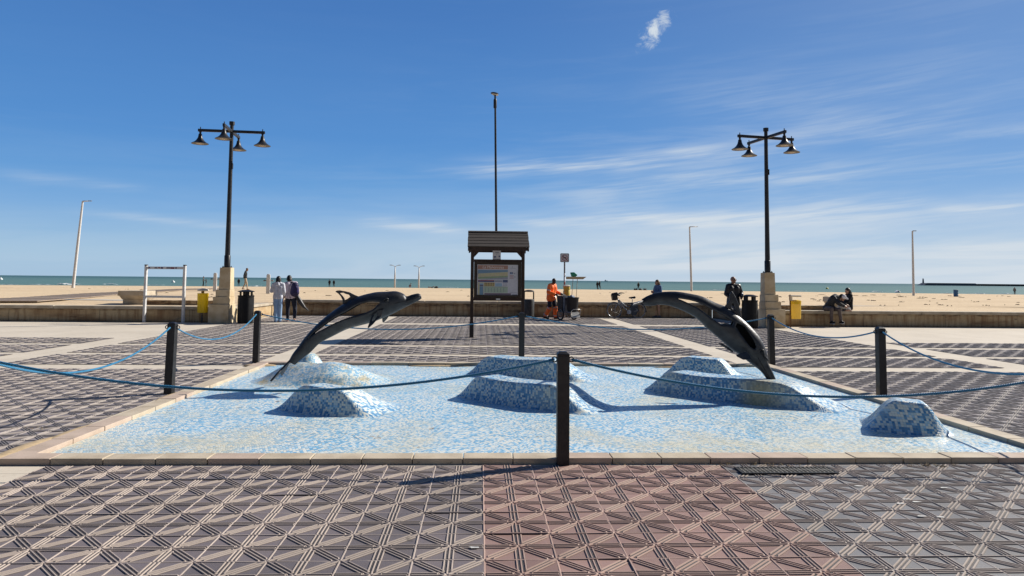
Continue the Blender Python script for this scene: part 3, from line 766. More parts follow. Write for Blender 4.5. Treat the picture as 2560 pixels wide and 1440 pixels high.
RP = [((1604, 748), (1610, 764)), ((1620, 739), (1625, 765)), ((1640, 732), (1647, 762)), ((1664, 729), (1672, 764)), ((1693, 729), (1700, 774)), ((1722, 733.5), (1726, 786)), ((1755, 741), (1745, 799)), ((1787, 756), (1765, 819)), ((1822, 771), (1790, 840)),
      ((1856, 797), (1815, 862)), ((1883, 823), (1835, 879)), ((1903, 848), (1852, 889)), ((1915, 875), (1870, 904)), ((1920, 893), (1885, 915)), ((1920, 905), (1897, 924)), ((1925, 916), (1906, 933)), ((1933, 932), (1914, 944)), ((1941, 951), (1923, 957))]
dolphin('dark bronze dolphin diving down to the right, beak touching the long right mound', RP, 9.7,
        [(4.0, 8.5, [(4., .36, .40), (5, .29, .50), (6, .29, .57), (7, .27, .58), (8, .28, .60), (8.5, .36, .5)], 'nf'), (8.85, 11.2, [(8.85, .2, .34), (9.3, .13, .42), (10, .2, .47), (10.8, .28, .52), (11.2, .36, .46)], 'n')],
        [('dorsal_fin', [(1808, 772), (1812, 765.4), (1822.5, 751), (1824.6, 734), (1829, 727.5), (1833, 732), (1839, 742.5), (1847.5, 763), (1852.7, 790), (1852, 800), (1831, 782)], [[(1829, 757), (1833, 756), (1838, 768), (1838, 776), (1829, 770)]], 0, 0),
         ('pectoral_fin', [(1862, 876), (1850, 879, .3), (1834, 883, 1), (1836, 886, 1), (1852, 894.6, .7), (1872.5, 895, .3), (1872, 886)], [], -.15, -.12),
         ('pectoral_fin', [(1838, 876), (1825, 870, .3), (1810, 861, .8), (1799.6, 861, 1), (1801, 864, 1), (1815, 872, .6), (1834, 884)], [], .12, .10)],
        (1901.7, 880), [(1896, 874), (1900, 871.7), (1906, 874), (1908, 886), (1914, 894.6), (1919, 900)], [(1893, 893), (1900, 905), (1910, 922), (1925, 947)], ((1611, 752), (1582, 761), .1), width=.66, turn=D2R(11), mid=(1780, 800))

# ================================================================== BOLLARDS AND ROPES
PAINT = mat('black_post_paint', (.018, .018, .020), .45, .3, 12., .002, 60.)
ROPE_M = None
def rope_mat():
    mt, k, b = principled('blue_rope'); c = k.uvc(); x, y, z = k.sep(c)
    s = k.m('SINE', k.m('ADD', k.m('MULTIPLY', x, 6.2832 / .022), k.m('MULTIPLY', y, 6.2832 * 3)))
    col = k.mix(k.ramp(s, -1, 1), (.020, .145, .30), (.044, .34, .62)); k.put(b.inputs['Base Color'], col)
    b.inputs['Roughness'].default_value = .55; k.put(b.inputs['Normal'], k.bump(s, .9, .006)); return mt
ROPE_M = rope_mat()
BH = .98
posts = {'fc': (.73, 6.235), 'ml': (-4.22, 9.95), 'bl': (-4.2, 13.62), 'bc': (.80, 13.66), 'br': (5.66, 13.62), 'mr': (5.72, 9.95), 'fl': (-4.22, 6.12), 'fr': (5.72, 6.12)}
plab = {'fc': 'black square post in the middle of the front kerb, nearest the camera', 'ml': 'black square post left of the basin with bright blue ropes on both sides',
        'bl': 'black square post at the back left corner of the basin', 'bc': 'black square post behind the basin, in front of the kiosk', 'br': 'black square post at the back right corner, by the diving dolphin',
        'mr': 'black square post halfway along the right kerb', 'fl': 'black square post at the front left corner of the basin', 'fr': 'black square post at the front right corner of the basin'}
lean = {'ml': (.010, -.012), 'mr': (-.006, .01), 'bl': (.004, .0), 'br': (-.012, 0), 'fc': (0, 0), 'bc': (0, 0)}
g = MB(); g.frustum((0, 0, 0), (.107, .107), (.105, .105), BH - .035); g.frustum((0, 0, BH - .035), (.107, .107), (.112, .112), .012); g.frustum((0, 0, BH - .023), (.112, .112), (.06, .06), .023)
PM = g.build('post_shaft', PAINT, bevel=.004)
EMS = []
for sx in (-1, 1):
    g = MB(); pts = [Vector((sx * (.053 + .022 + .022 * math.cos(t)), 0, BH - .07 + .022 * math.sin(t))) for t in [2 * math.pi * j / 12 for j in range(12)]]
    g.tube(pts, .006, 6, closed=True); EMS.append(g.build('rope_eye', PAINT, smooth=True))
first = True; tops = {}
for kk, (u, v) in posts.items():
    t = thing('rope_bollard', plab[kk], 'bollard', pl(u, v), YAW, 'black bollards around the fountain')
    lx_, ly_ = lean.get(kk, (0, 0)); t.rotation_euler = (ly_, lx_, YAW)
    if first:
        for src in [PM] + EMS: src.parent = t
        first = False
    else:
        for src in [PM] + EMS: c = src.copy(); COL.objects.link(c); c.parent = t
    off = {'fl': (0, 0)}.get(kk, (0, 0)); tops[kk] = (pl(u, v, BH - .07), lx_)
def rope(a, b_, sag, label, ea=0., eb=0.):
    (pa_, la), (pb_, lb) = tops[a], tops[b_]; pa_ = pa_ + Vector((la * BH, 0, 0)); pb_ = pb_ + Vector((lb * BH, 0, 0))
    d = (pb_ - pa_).normalized(); pa_ = pa_ + d * .075; pb_ = pb_ - d * .075
    n = 60; pts = []
    for i in range(n + 1):
        t = i / n; p = pa_.lerp(pb_, t); p.z -= sag * 4 * t * (1 - t); pts.append(p)
    g = MB(); g.tube(pts, .0115, 8); o = g.build('barrier_rope', ROPE_M, smooth=True); me = o.data
    L = [0.]
    for i in range(n): L.append(L[-1] + (pts[i + 1] - pts[i]).length)
    uvl = me.uv_layers.new(name='UVMap')
    lv = np.empty(len(me.loops), np.int32); me.loops.foreach_get('vertex_index', lv)
    U = np.array(L)[np.minimum(lv // 8, n)]; W = (lv % 8) / 8.
    uvl.data.foreach_set('uv', np.stack([U, W], -1).astype(np.float32).ravel())
    tag(o, label, 'rope', 'blue ropes strung between the bollards')
rope('fl', 'fc', .27, 'dark blue rope crossing the left half of the basin to the nearest post')
rope('fc', 'fr', .31, 'dark blue rope crossing the right half of the basin from the nearest post')
rope('fl', 'ml', .33, 'bright blue rope sagging over the paving at the far left')
rope('ml', 'bl', .30, 'light blue rope sagging along the left kerb between two posts')
rope('bl', 'bc', .27, 'blue rope behind the leaping dolphin, along the back kerb')
rope('bc', 'br', .24, 'blue rope behind the diving dolphin, along the back kerb')
rope('br', 'mr', .21, 'blue rope along the right kerb, from the corner post by the diving dolphin')
rope('mr', 'fr', .30, 'blue rope leaving the picture at the right from the right kerb post')

# ================================================================== DRAIN AND LITTER
IRON = mat('cast_iron', (.03, .028, .026), .6, .3, 20., .002, 90., .3)
gu, gv = to_uv(gp(1965, 1181)); 
t = thing('drain_grate', 'dark iron drain grate in the paving against the front kerb', 'drain grate', pl(gu, gv, .0165), YAW)
g = MB(); w_, d_ = .78, .16
g.box((0, -d_ / 2 - .01, .002), (w_ + .04, .02, .008)); g.box((0, d_ / 2 + .01, .002), (w_ + .04, .02, .008)); g.box((-w_ / 2 - .01, 0, .002), (.02, d_, .0078)); g.box((w_ / 2 + .01, 0, .002), (.02, d_, .0078))
g.build('frame', IRON, t)
g = MB()
for i in range(22): g.box((-w_ / 2 + w_ * (i + .5) / 22, 0, .0035), (.008, d_, .003))
g.box((0, 0, .0036), (w_, .010, .0034)); g.build('bars', mat('grate_steel', (.28, .26, .22), .6, .3, 20., 0, 0, .2), t)
g = MB(); g.box((0, 0, .0015), (w_, d_, .002)); g.build('pit', mat('pit_dark', (.008, .008, .008), .9), t)
LEAF = mat('dry_straw', (.34, .25, .13), .8, .3, 30.)
g = MB()
for (px, py, n, sp) in ((1830, 1166, 26, .16), (1960, 1168, 40, .25), (2330, 1168, 46, .14), (1560, 1166, 10, .2), (1050, 1161, 10, .3), (830, 1160, 6, .1), (80, 1075, 16, .12), (2420, 1170, 8, .2)):
    c = gp(px, py)
    for i in range(n):
        p = c + Vector((random.gauss(0, sp), random.gauss(0, .025), .010)); a = random.uniform(0, 6.28); l = random.uniform(.02, .07)
        e = p + Vector((math.cos(a) * l, math.sin(a) * l * .6, random.uniform(0, .025))); mid = (p + e) / 2 + Vector((0, 0, .006)); g.tube([p, mid, e], [.0012, .0022, .0008], 4)
g.build('dry_leaves', LEAF, kind='stuff')
# a few pale spots of dried litter on the paving
g = MB()
for (px, py) in ((2265, 1247), (2290, 1254), (2250, 1258), (2305, 1290), (2350, 1292), (2360, 1219), (2145, 1214), (1185, 1368)):
    p = gp(px, py, .0155); n = 9; ph = random.uniform(0, 6)
    P = [p + Vector((math.cos(2 * math.pi * i / n) * random.uniform(.02, .045), math.sin(2 * math.pi * i / n) * random.uniform(.008, .016), 0)) for i in range(n)]
    g.add(P, [tuple(range(n))])
g.build('droppings', mat('pale_droppings', (.68, .67, .64), .9, .2, 40.), kind='stuff', fix=False)
#MORE

# ================================================================== STREET LAMPS
LAMPM = mat('lamp_black', (.020, .020, .022), .42, .3, 10., .002, 50.)
GLASS = mat('lamp_diffuser', (.50, .38, .26), .4, .15, 14.)
PIER = mat('pedestal_stone', (.64, .53, .36), .88, .22, 2.6, .005, 35., col2=(.48, .36, .21))
def street_lamp(label, u, v, ang, side, top=6.80, tall=7.15):
    t = thing('street_lamp', label, 'street lamp', pl(u, v), YAW, 'bell lamps on stone pedestals')
    o_ = lambda wd: -side * (wd - .40) / 2 * .85
    g = MB(); g.box((o_(.70), 0, .33), (.70, .70, .66)); g.box((o_(.57), 0, .79), (.57, .57, .26)); g.box((o_(.49), 0, 1.045), (.49, .49, .25))
    g.frustum((0, 0, 1.17), (.40, .40), (.37, .37), .77); g.build('pedestal', PIER, t, bevel=.014)
    g = MB(); g.box((0, 0, 1.955), (.26, .26, .03))
    for sx in (-1, 1):
        for sy in (-1, 1): g.lathe([(.016, 1.97), (.016, 2.0), (.006, 2.005)], (sx * .105, sy * .105, 0), 8)
    g.build('base_plate', LAMPM, t)
    g = MB(); g.lathe([(.105, 1.97), (.105, 2.36), (.09, 2.38)], n=20); g.build('sleeve', LAMPM, t, smooth=True, auto=40)
    g = MB(); g.lathe([(.088, 2.375), (.078, 3.6), (.062, tall - .12)], n=18); g.build('pole', LAMPM, t, smooth=True, auto=40)
    g = MB(); g.lathe([(.062, tall - .12), (.098, tall - .115), (.098, tall), (.0, tall)], n=8); g.build('pole_cap', LAMPM, t)
    g = MB(); g.box((.075, -.02, 5.55), (.03, .07, .2)); g.build('inspection_cover', LAMPM, t)
    L = 1.08
    for k in range(2):
        a = ang + k * math.pi / 2; ca, sa = math.cos(a), math.sin(a)
        g = MB()
        for sg in (-1, 1): g.box((sg * ca * (L / 2 + .06), sg * sa * (L / 2 + .06), top), (L - .0, .075, .095), a)
        g.build('cross_arm', LAMPM, t, bevel=.006)
    for k in range(4):
        a = ang + k * math.pi / 2; x, y = math.cos(a) * (L - .02), math.sin(a) * (L - .02)
        prof = [(.016, .12), (.016, .045), (.048, .04), (.048, -.06), (.036, -.065), (.036, -.13), (.058, -.14), (.064, -.19), (.075, -.25), (.10, -.31), (.14, -.37), (.20, -.425), (.262, -.46), (.288, -.475), (.288, -.487), (.262, -.487)]
        g = MB(); g.lathe(prof, (0, 0, 0), 28); sh = g.build('bell_shade', LAMPM, t, loc=(x, y, top), smooth=True, auto=50)
        g = MB(); g.lathe([(.262, -.480), (.21, -.478), (.205, -.484), (.0, -.492)], (0, 0, 0), 24); g.build('diffuser', GLASS, sh, smooth=True)
    return t
street_lamp('black four bell street lamp beside the yellow bin with a bleached lid', -8.94, 25.42, D2R(6), 1)
street_lamp('black four bell street lamp with askew arms beside the see through yellow bin', 10.2, 24.80, D2R(12), -1)

# ================================================================== MAST
mx = at(1242, 757, 34.5); mt_ = at(1238, 243, 34.5)
t = thing('tall_mast', 'tall thin black mast with a small disc light on top, behind the kiosk', 'mast', (mx.x, 34.5, .5))
H_ = mt_.z - .5; dxm = mt_.x - mx.x
g = MB(); g.tube([(0, 0, -.2), (dxm * .35, 0, H_ * .35), (dxm, 0, H_)], [.072, .062, .05], 14); g.build('pole', LAMPM, t, smooth=True, auto=50)
g = MB(); g.lathe([(.075, -.55), (.082, -.5), (.082, -.15), (.07, -.1)], (dxm, 0, H_), 14); g.build('collar', LAMPM, t, smooth=True, auto=40)
g = MB(); g.tube([(dxm, 0, H_ - .1), (dxm - .01, 0, H_ + .12)], [.05, .04], 10); g.build('neck', LAMPM, t, smooth=True)
Rm = Matrix.Rotation(D2R(9), 3, 'Y')
g = MB(); g.lathe([(.0, -.07), (.10, -.06), (.19, -.02), (.20, .02), (.16, .045), (0, .055)], (dxm - .03, 0, H_ + .17), 20, R=Rm); g.build('disc_head', LAMPM, t, smooth=True, auto=50)
g = MB(); g.lathe([(.15, -.062), (.17, -.035), (.155, -.030)], (dxm - .0, -.03, H_ + .165), 20, R=Rm); g.build('light_ring', mat('ring_grey', (.45, .43, .40), .4), t, smooth=True)

# ================================================================== KIOSK
WOODD = wood_mat('dark_stained_wood', (.058, .034, .024), (.032, .020, .014), (14, 14, 1.2), .6)
SLAT = wood_mat('weathered_roof_board', (.070, .058, .049), (.040, .033, .028), (1.0, 12, 12), .8)
FRAME = wood_mat('panel_frame_wood', (.060, .044, .028), (.038, .028, .019), (1.5, 14, 14), .55)
STEELD = mat('dark_shoe_steel', (.020, .018, .018), .5, .2, 20.)
def text(body, size, mt, parent, loc, rot=(math.pi / 2, 0, 0), name='lettering', shear=0., align='CENTER', ext=.0005):
    cu = bpy.data.curves.new(name, 'FONT'); cu.body = body; cu.size = size; cu.align_x = align; cu.align_y = 'CENTER'; cu.shear = shear; cu.extrude = ext
    o = bpy.data.objects.new(name, cu); COL.objects.link(o); o.parent = parent; o.location = loc; o.rotation_euler = rot
    cu.materials.append(mt); TEXTS.append(o); return o
TEXTS = []
kp = pl(.47, 19.68)
K = thing('information_kiosk', 'dark wooden information board with a boarded gable roof and a beach map', 'information board', kp, YAW)
for sx in (-1, 1):
    g = MB(); g.frustum((sx * .705, 0, .3), (.088, .088), (.088, .088), 2.18); p_ = g.build('corner_post', WOODD, K, bevel=.006)
    g = MB(); g.box((sx * .705, 0, .215), (.112, .112, .43)); g.build('post_shoe', STEELD, p_)
    g = MB(); g.add([(sx * .66, -.02, 2.22), (sx * .66, .02, 2.22), (sx * .66, .02, 2.42), (sx * .66, -.02, 2.42), (sx * .53, -.02, 2.42), (sx * .53, .02, 2.42), (sx * .53, -.02, 2.36), (sx * .53, .02, 2.36)],
                     [(0, 3, 4, 6), (1, 7, 5, 2), (0, 6, 7, 1), (6, 4, 5, 7), (4, 3, 2, 5), (3, 0, 1, 2)]); g.build('bracket', WOODD, K)
RI, EA, HD, WR = 2.90, 2.46, .74, 1.66
sl = math.atan2(RI - EA, HD); sln = math.hypot(RI - EA, HD)
for sg in (-1, 1):
    g = MB(); nb_ = 5; bw = sln / nb_
    for i in range(nb_):
        q = (i + .5) / nb_; y = sg * HD * q; z = RI - (RI - EA) * q + .012 * 1
        R = Matrix.Rotation(-sg * sl * .90, 3, 'X')
        g.box((random.uniform(-.004, .004), y, z + .012), (WR, bw * 1.10, .024), R=R)
    g.build('roof_slope', SLAT, K, bevel=.003)
g = MB(); g.box((0, -.025, RI + .035), (WR, .075, .02), R=Matrix.Rotation(D2R(24), 3, 'X')); g.box((0, .035, RI + .036), (WR, .075, .02), R=Matrix.Rotation(D2R(-24), 3, 'X')); g.build('ridge_board', SLAT, K)
for sx in (-1, 1):
    g = MB()
    for sg in (-1, 1): g.box((sx * .80, sg * HD / 2, (RI + EA) / 2 - .055), (.04, sln, .09), R=Matrix.Rotation(-sg * sl, 3, 'X'))
    g.build('rafter', WOODD, K)
for y in (-HD + .06, HD - .06, 0):
    g = MB(); g.box((0, y, EA - .03 if y else EA + .02), (1.62 if y else 1.5, .06, .09)); g.build('beam', WOODD, K)
g = MB(); zt, zb = 2.165, 1.02
g.box((0, 0, zt - .035), (1.32, .07, .07)); g.build('cross_rail', WOODD, K, bevel=.004); g = MB(); g.box((0, 0, zb + .05), (1.32, .07, .10)); g.build('cross_rail', WOODD, K, bevel=.004)
g = MB(); w2 = .655
g.box((0, .0, (zt + zb) / 2 + .01), (1.31, .05, zt - zb - .19)); g.build('back_board', FRAME, K)
g = MB(); za, zz = zb + .102, zt - .072
g.box((0, -.04, zz - .035), (1.31, .03, .07)); g.box((0, -.04, za + .03), (1.31, .03, .06)); g.box((-.618, -.04, (za + zz) / 2), (.075, .03, zz - za - .13)); g.box((.618, -.04, (za + zz) / 2), (.075, .03, zz - za - .13))
g.build('board_frame', FRAME, K, bevel=.004)
# the printed map
def flat_mat(name, c, rough=.45):
    gm = sum(c) / 3; c = tuple(q * .72 + gm * .28 for q in c); return mat(name, c, rough, .05, 20.)
PMS = [flat_mat('print_white', (.62, .63, .68)), flat_mat('print_salmon', (.50, .235, .15)), flat_mat('print_blue', (.13, .32, .50)), flat_mat('print_beach', (.62, .56, .27)), flat_mat('print_green', (.30, .44, .22)),
       flat_mat('print_navy', (.06, .10, .26)), flat_mat('print_yellow', (.62, .49, .08)), flat_mat('print_mint', (.42, .58, .40)), flat_mat('print_plum', (.17, .08, .13)), flat_mat('print_sky', (.28, .50, .66)), flat_mat('print_red', (.50, .07, .06)), flat_mat('print_grey', (.33, .36, .44))]
px0, px1, pz0, pz1 = -.565, .565, 1.165, 2.02
def P_(fx, fz): return px0 + (px1 - px0) * fx, pz1 - (pz1 - pz0) * fz
g = MB(); LY = [0]
def patch(x0, z0, x1, z1, m, poly=None, layer=1):
    y = -.028 - .0006 * layer
    pts = poly or [(x0, z1), (x1, z1), (x1, z0), (x0, z0)]
    g.add([(P_(a, b)[0], y, P_(a, b)[1]) for a, b in pts], [tuple(range(len(pts)))], m)
patch(0, 0, 1, 1, 0, layer=0)
patch(.01, .02, .75, .15, 1); patch(0, 0, 0, 0, 2, [(.02, .29), (.75, .23), (.75, .17), (.02, .17)])
patch(0, 0, 0, 0, 3, [(.02, .40), (.75, .355), (.75, .232), (.02, .292)]); patch(0, 0, 0, 0, 4, [(.02, .47), (.75, .40), (.75, .357), (.02, .402)])
patch(0, 0, 0, 0, 11, [(.02, .49), (.75, .47), (.75, .40), (.30, .445)]); patch(.02, .50, .42, .565, 10); patch(.02, .52, .42, .56, 5, layer=2); patch(.43, .505, .62, .565, 11); patch(.63, .49, .75, .575, 5)
for i in range(6): patch(.08 + i * .115, .25, .084 + i * .115, .39, 11, layer=2)
patch(.02, .58, .16, .99, 3); patch(.06, .60, .15, .66, 9, layer=2); patch(.06, .65, .15, .69, 5, layer=3); patch(.06, .70, .15, .99, 2, layer=2)
patch(.17, .58, .43, .70, 6)
for i in range(6):
    for j in range(2): patch(.185 + i * .04, .595 + j * .05, .205 + i * .04, .63 + j * .05, 8, layer=2)
patch(.44, .60, .61, .70, 9); patch(.62, .59, .75, .70, 0)
for i in range(3):
    for j in range(2): patch(.64 + i * .035, .605 + j * .05, .66 + i * .035, .635 + j * .05, 11, layer=2)
patch(.17, .71, .75, .735, 4); patch(.17, .74, .75, .91, 7)
for i in range(7): patch(.20 + i * .075, .75, .206 + i * .075, .89, 5, layer=2)
patch(.18, .925, .83, .97, 8)
patch(.80, .235, .87, .30, 5); patch(.82, .25, .85, .28, 9, layer=2); patch(.89, .26, .93, .295, 11)
for z in (.345, .385, .425): patch(.795, z, .895, z + .014, 10)
patch(.91, .37, .935, .41, 11); patch(.85, .055, .87, .085, 11); patch(.79, .105, .94, .118, 11); patch(.80, .885, .97, .895, 11); patch(.86, .95, .98, .98, 11)
g.build('map_poster', PMS, K, fix=False)
WHITE_INK = mat('white_ink', (.78, .74, .70), .5, .05)
x_, z_ = P_(.385, .085); text('La Malvarrosa', .105, WHITE_INK, K, (x_, -.0300, z_), shear=.18, name='title_lettering')
for fx, z0_, z1_ in ((-.572, 1.66, 1.86), (.572, 1.62, 1.86)): g = MB(); g.box((fx, -.057, (z0_ + z1_) / 2), (.016, .012, z1_ - z0_)); g.build('hinge', STEELD, K)
g = MB(); g.box((.02, -.045, zb + .045), (.115, .012, .045)); g.build('lock_plate', mat('label_white', (.66, .66, .64), .4, .05), K)
g = MB(); g.box((-.03, .0, zt + .13), (.225, .012, .27), m=0)
g.add([(-.115, -.0075, zt + .05), (-.05, -.0075, zt + .05), (-.05, -.0075, zt + .095), (-.115, -.0075, zt + .095)], [(0, 1, 2, 3)], 1)
g.add([(.04 + .022 * math.cos(i * .628), -.0075, zt + .085 + .022 * math.sin(i * .628)) for i in range(10)], [tuple(range(10))], 1)
g.add([(-.06, -.0075, zt + .17), (.02, -.0075, zt + .17), (.04, -.0075, zt + .215), (-.08, -.0075, zt + .215)], [(0, 1, 2, 3)], 2)
g.add([(-.03 + .01 * math.cos(i * 1.26), -.0075, zt + .137 + .012 * math.sin(i * 1.26)) for i in range(5)], [tuple(range(5))], 1)
g.add([(-.13, -.0075, zt + .012), (.07, -.0075, zt + .012), (.07, -.0075, zt + .018), (-.13, -.0075, zt + .018)], [(0, 1, 2, 3)], 2)
g.build('funding_plaque', [PMS[0], PMS[5], PMS[11]], K, fix=False)

# ================================================================== SIGN: no dogs
sp_ = at(1411, 745, 30.45); S = thing('prohibition_sign', 'square white no dogs sign on a slim post behind the sweeper cart', 'sign', (sp_.x, 30.45, 0), 0)
zc = at(1411, 644.5, 30.45).z; hw = .19
GALV = mat('galvanised_steel', (.22, .21, .22), .5, .25, 14., 0, 0, .5)
g = MB(); g.tube([(0, .0, 0), (0, .0, zc + .15)], .034, 12); g.build('post', GALV, S, smooth=True, auto=50)
g = MB(); g.lathe([(.0365, 1.15), (.0365, 1.75)], n=12, m=0); g.lathe([(.0368, 1.42), (.0368, 1.56)], n=12, m=1); g.lathe([(.0368, 1.78), (.0368, 1.9)], n=12, m=2); g.build('stickers', [PMS[11], mat('sticker_red', (.25, .04, .05), .5), PMS[0]], S, smooth=True)
def rrect(h, r, y, n=5):
    P = []
    for cx, cy, a0 in ((h - r, h - r, 0), (-h + r, h - r, 90), (-h + r, -h + r, 180), (h - r, -h + r, 270)):
        for i in range(n + 1): a = D2R(a0 + 90 * i / n); P.append((cx + r * math.cos(a), y, zc + cy + r * math.sin(a)))
    return P
g = MB(); g.plate(rrect(hw, .045, -.04), [], .012, (0, 1, 0), 0); g.plate(rrect(hw - .022, .03, -.0475), [], .003, (0, 1, 0), 1)
g.build('panel', [mat('sign_border', (.02, .025, .035), .5), mat('sign_white', (.62, .60, .60), .4, .08)], S)
g = MB(); g.tube([(.115 * math.cos(t), -.051, zc + .115 * math.sin(t)) for t in [i * math.pi / 14 for i in range(28)]], .011, 6, closed=True, sq=1.); g.tube([(-.085, -.052, zc + .085), (.085, -.052, zc - .085)], .011, 6); g.tube([(.10, -.052, zc - .10), (.15, -.052, zc - .135)], .016, 6)
g.build('red_ring', mat('sign_red', (.28, .03, .04), .5), S, smooth=True)
g = MB(); g.plate([(-.07, -.05, zc + .035), (-.045, -.05, zc + .055), (-.04, -.05, zc + .02), (.035, -.05, zc + .018), (.065, -.05, zc + .05), (.07, -.05, zc + .04), (.055, -.05, zc - .0), (.055, -.05, zc - .06), (.035, -.05, zc - .06), (.03, -.05, zc - .02), (-.02, -.05, zc - .02), (-.025, -.05, zc - .06), (-.045, -.05, zc - .06), (-.045, -.05, zc + .01), (-.075, -.05, zc + .015)], [], .004, (0, 1, 0)); g.build('dog_silhouette', mat('sign_black', (.02, .02, .025), .5), S)

# ================================================================== BINS
def trans_mat(name, ca, cb, tc, f):
    mt, k, b = principled(name); c = k.obj(); n = k.noise(c, 9., 4.)
    k.put(b.inputs['Base Color'], k.mix(n, ca, cb)); b.inputs['Roughness'].default_value = .35
    tr = k.new('ShaderNodeBsdfTranslucent'); k.put(tr.inputs[0], (*tc, 1)); mx_ = k.new('ShaderNodeMixShader'); mx_.inputs[0].default_value = f
    out = k.n['Material Output']; k.l.new(b.outputs[0], mx_.inputs[1]); k.l.new(tr.outputs[0], mx_.inputs[2]); k.l.new(mx_.outputs[0], out.inputs[0]); return mt
YEL = trans_mat('yellow_plastic', (.90, .68, .03), (.78, .57, .025), (1, .80, .05), .42); LID = mat('sun_bleached_lid', (.62, .56, .47), .55, .15, 12.)
BLK = mat('black_bin_plastic', (.009, .009, .010), .5, .3, 10., spec=.25)
CLEARY = trans_mat('clear_yellow_bag', (.85, .66, .16), (.70, .52, .12), (.98, .76, .22), .5)
p = gp(505, 807); B = thing('litter_bin', 'yellow litter bin with a bleached round lid beside the left lamp pedestal', 'litter bin', p, YAW, 'yellow bins')
zT, zB = at(505, 733, p.y).z, at(505, 783, p.y).z
g = MB(); g.tube([(-.02, .03, 0), (-.02, .03, zT + .1)], .028, 10); g.build('post', GALV, B, smooth=True)
g = MB(); n_ = 28
def flute(r, i, n=28, depth=.028): return r - (depth if (i % 7) in (0,) else 0)
prof = [(.165, zB + .02), (.172, zB + .05), (.185, zT - .03), (.19, zT)]
V = []; 
for r, z in prof:
    for i in range(n_): a = 2 * math.pi * i / n_; rr_ = flute(r, i); V.append((rr_ * math.cos(a), rr_ * math.sin(a) * .9, z))
F = [(i * n_ + j, i * n_ + (j + 1) % n_, (i + 1) * n_ + (j + 1) % n_, (i + 1) * n_ + j) for i in range(3) for j in range(n_)] + [tuple(range(n_ - 1, -1, -1)), tuple(3 * n_ + j for j in range(n_))]
g.add(V, F); g.build('bucket', YEL, B, smooth=True, auto=30)
g = MB(); g.lathe([(.05, zT), (.05, zT + .08)], (-.02, .03, 0), 12); g.build('neck', mat('amber_plastic', (.32, .18, .02), .4), B, smooth=True, auto=40)
g = MB(); g.lathe([(.08, zT + .075), (.19, zT + .085), (.19, zT + .13), (.12, zT + .17), (0, zT + .18)], (-.01, .03, 0), 20); g.build('round_lid', LID, B, smooth=True, auto=40)
p = gp(1988, 819); B = thing('litter_bin', 'see through yellow bag bin on a post beside the right lamp pedestal', 'litter bin', p, YAW, 'yellow bins')
zT, zB = at(1988, 752, p.y).z, at(1988, 797, p.y).z
g = MB(); g.box((-.17, .0, (zT + .22) / 2), (.04, .04, zT + .22)); g.build('post', mat('rusty_post', (.20, .11, .05), .7, .3, 14.), B, bevel=.005)
g = MB(); g.lathe([(.165, zB), (.175, zB + .05), (.18, zT - .05), (.195, zT)], (.03, 0, 0), 24); g.build('bag', CLEARY, B, smooth=True, auto=50)
g = MB(); g.lathe([(.185, zT - .11), (.19, zT + .004), (.10, zT + .03), (0, zT + .02)], (.03, 0, 0), 24); g.build('bag_mouth', YEL, B, smooth=True, auto=50)
g = MB(); g.box((.005, 0, zT + .17), (.36, .30, .055)); g.box((-.15, 0, zT + .08), (.05, .2, .16)); g.build('hood', LID, B, bevel=.02)
p = at(1415, 745, 30.3); zT, zB = at(1415, 716, 30.3).z, at(1415, 747, 30.3).z
B = thing('litter_bin', 'small yellow bin hanging on the no dogs sign post', 'litter bin', (p.x, 30.25, zB - .06), 0, 'yellow bins'); hB = zT - zB + .06
g = MB(); g.lathe([(.13, 0), (.145, .05), (.15, hB * .65), (.135, hB * .7), (.135, hB * .78), (.15, hB * .8), (.15, hB)], (.02, -.02, 0), 22); g.build('bucket', mat('faded_yellow', (.58, .42, .06), .45, .15, 8.), B, smooth=True, auto=40)
g = MB(); g.lathe([(.16, hB), (.165, hB + .03), (.12, hB + .06), (0, hB + .065)], (.02, -.02, 0), 22); g.build('lid', LID, B, smooth=True, auto=40)
def black_bin(label, px, py, h=1.15):
    p = gp(px, py); B = thing('street_bin', label, 'waste bin', p, YAW, 'black street bins'); r = .265
    g = MB(); n_ = 40; V = []
    zs = ((.25, .0), (.262, .04), (.262, .10), (.268, .11), (.268, h - .30), (.262, h - .26), (.262, h - .22), (.275, h - .21), (.275, h - .175))
    for rr_, z in zs:
        for i in range(n_): a = 2 * math.pi * i / n_; q = rr_ - (.010 if .11 <= z <= h - .26 and i % 4 == 0 else 0); V.append((q * math.cos(a), q * math.sin(a), z))
    F = [(i * n_ + j, i * n_ + (j + 1) % n_, (i + 1) * n_ + (j + 1) % n_, (i + 1) * n_ + j) for i in range(len(zs) - 1) for j in range(n_)] + [tuple(range(n_ - 1, -1, -1)), tuple((len(zs) - 1) * n_ + j for j in range(n_))]
    g.add(V, F); g.build('body', BLK, B, smooth=True, auto=28)
    for i in range(4):
        a = i * math.pi / 2 + .5; g = MB(); g.box((.185 * math.cos(a), .185 * math.sin(a), h - .11), (.05, .14, .14), a); g.build('hood_support', BLK, B)
    g = MB(); g.lathe([(.20, h - .055), (.275, h - .05), (.285, h - .03), (.20, h - .005), (.12, h + .02), (0, h + .025)], n=32); g.build('hood', BLK, B, smooth=True, auto=40)
black_bin('black street bin standing right of the left lamp pedestal', 613, 809)
black_bin('black street bin standing left of the right lamp pedestal, beside the bald man', 1875, 821)
p = gp(1322, 794); B = thing('street_bin', 'dark grey street bin with a high loop hood, half hidden behind the kiosk', 'waste bin', p, 0, 'black street bins')
GREYB = mat('grey_bin_plastic', (.045, .047, .048), .5, .25, 10.)
g = MB(); g.lathe([(.20, .05), (.225, .07), (.235, .74), (.22, .78), (.2, .785)], n=32); g.build('body', GREYB, B, smooth=True, auto=40)
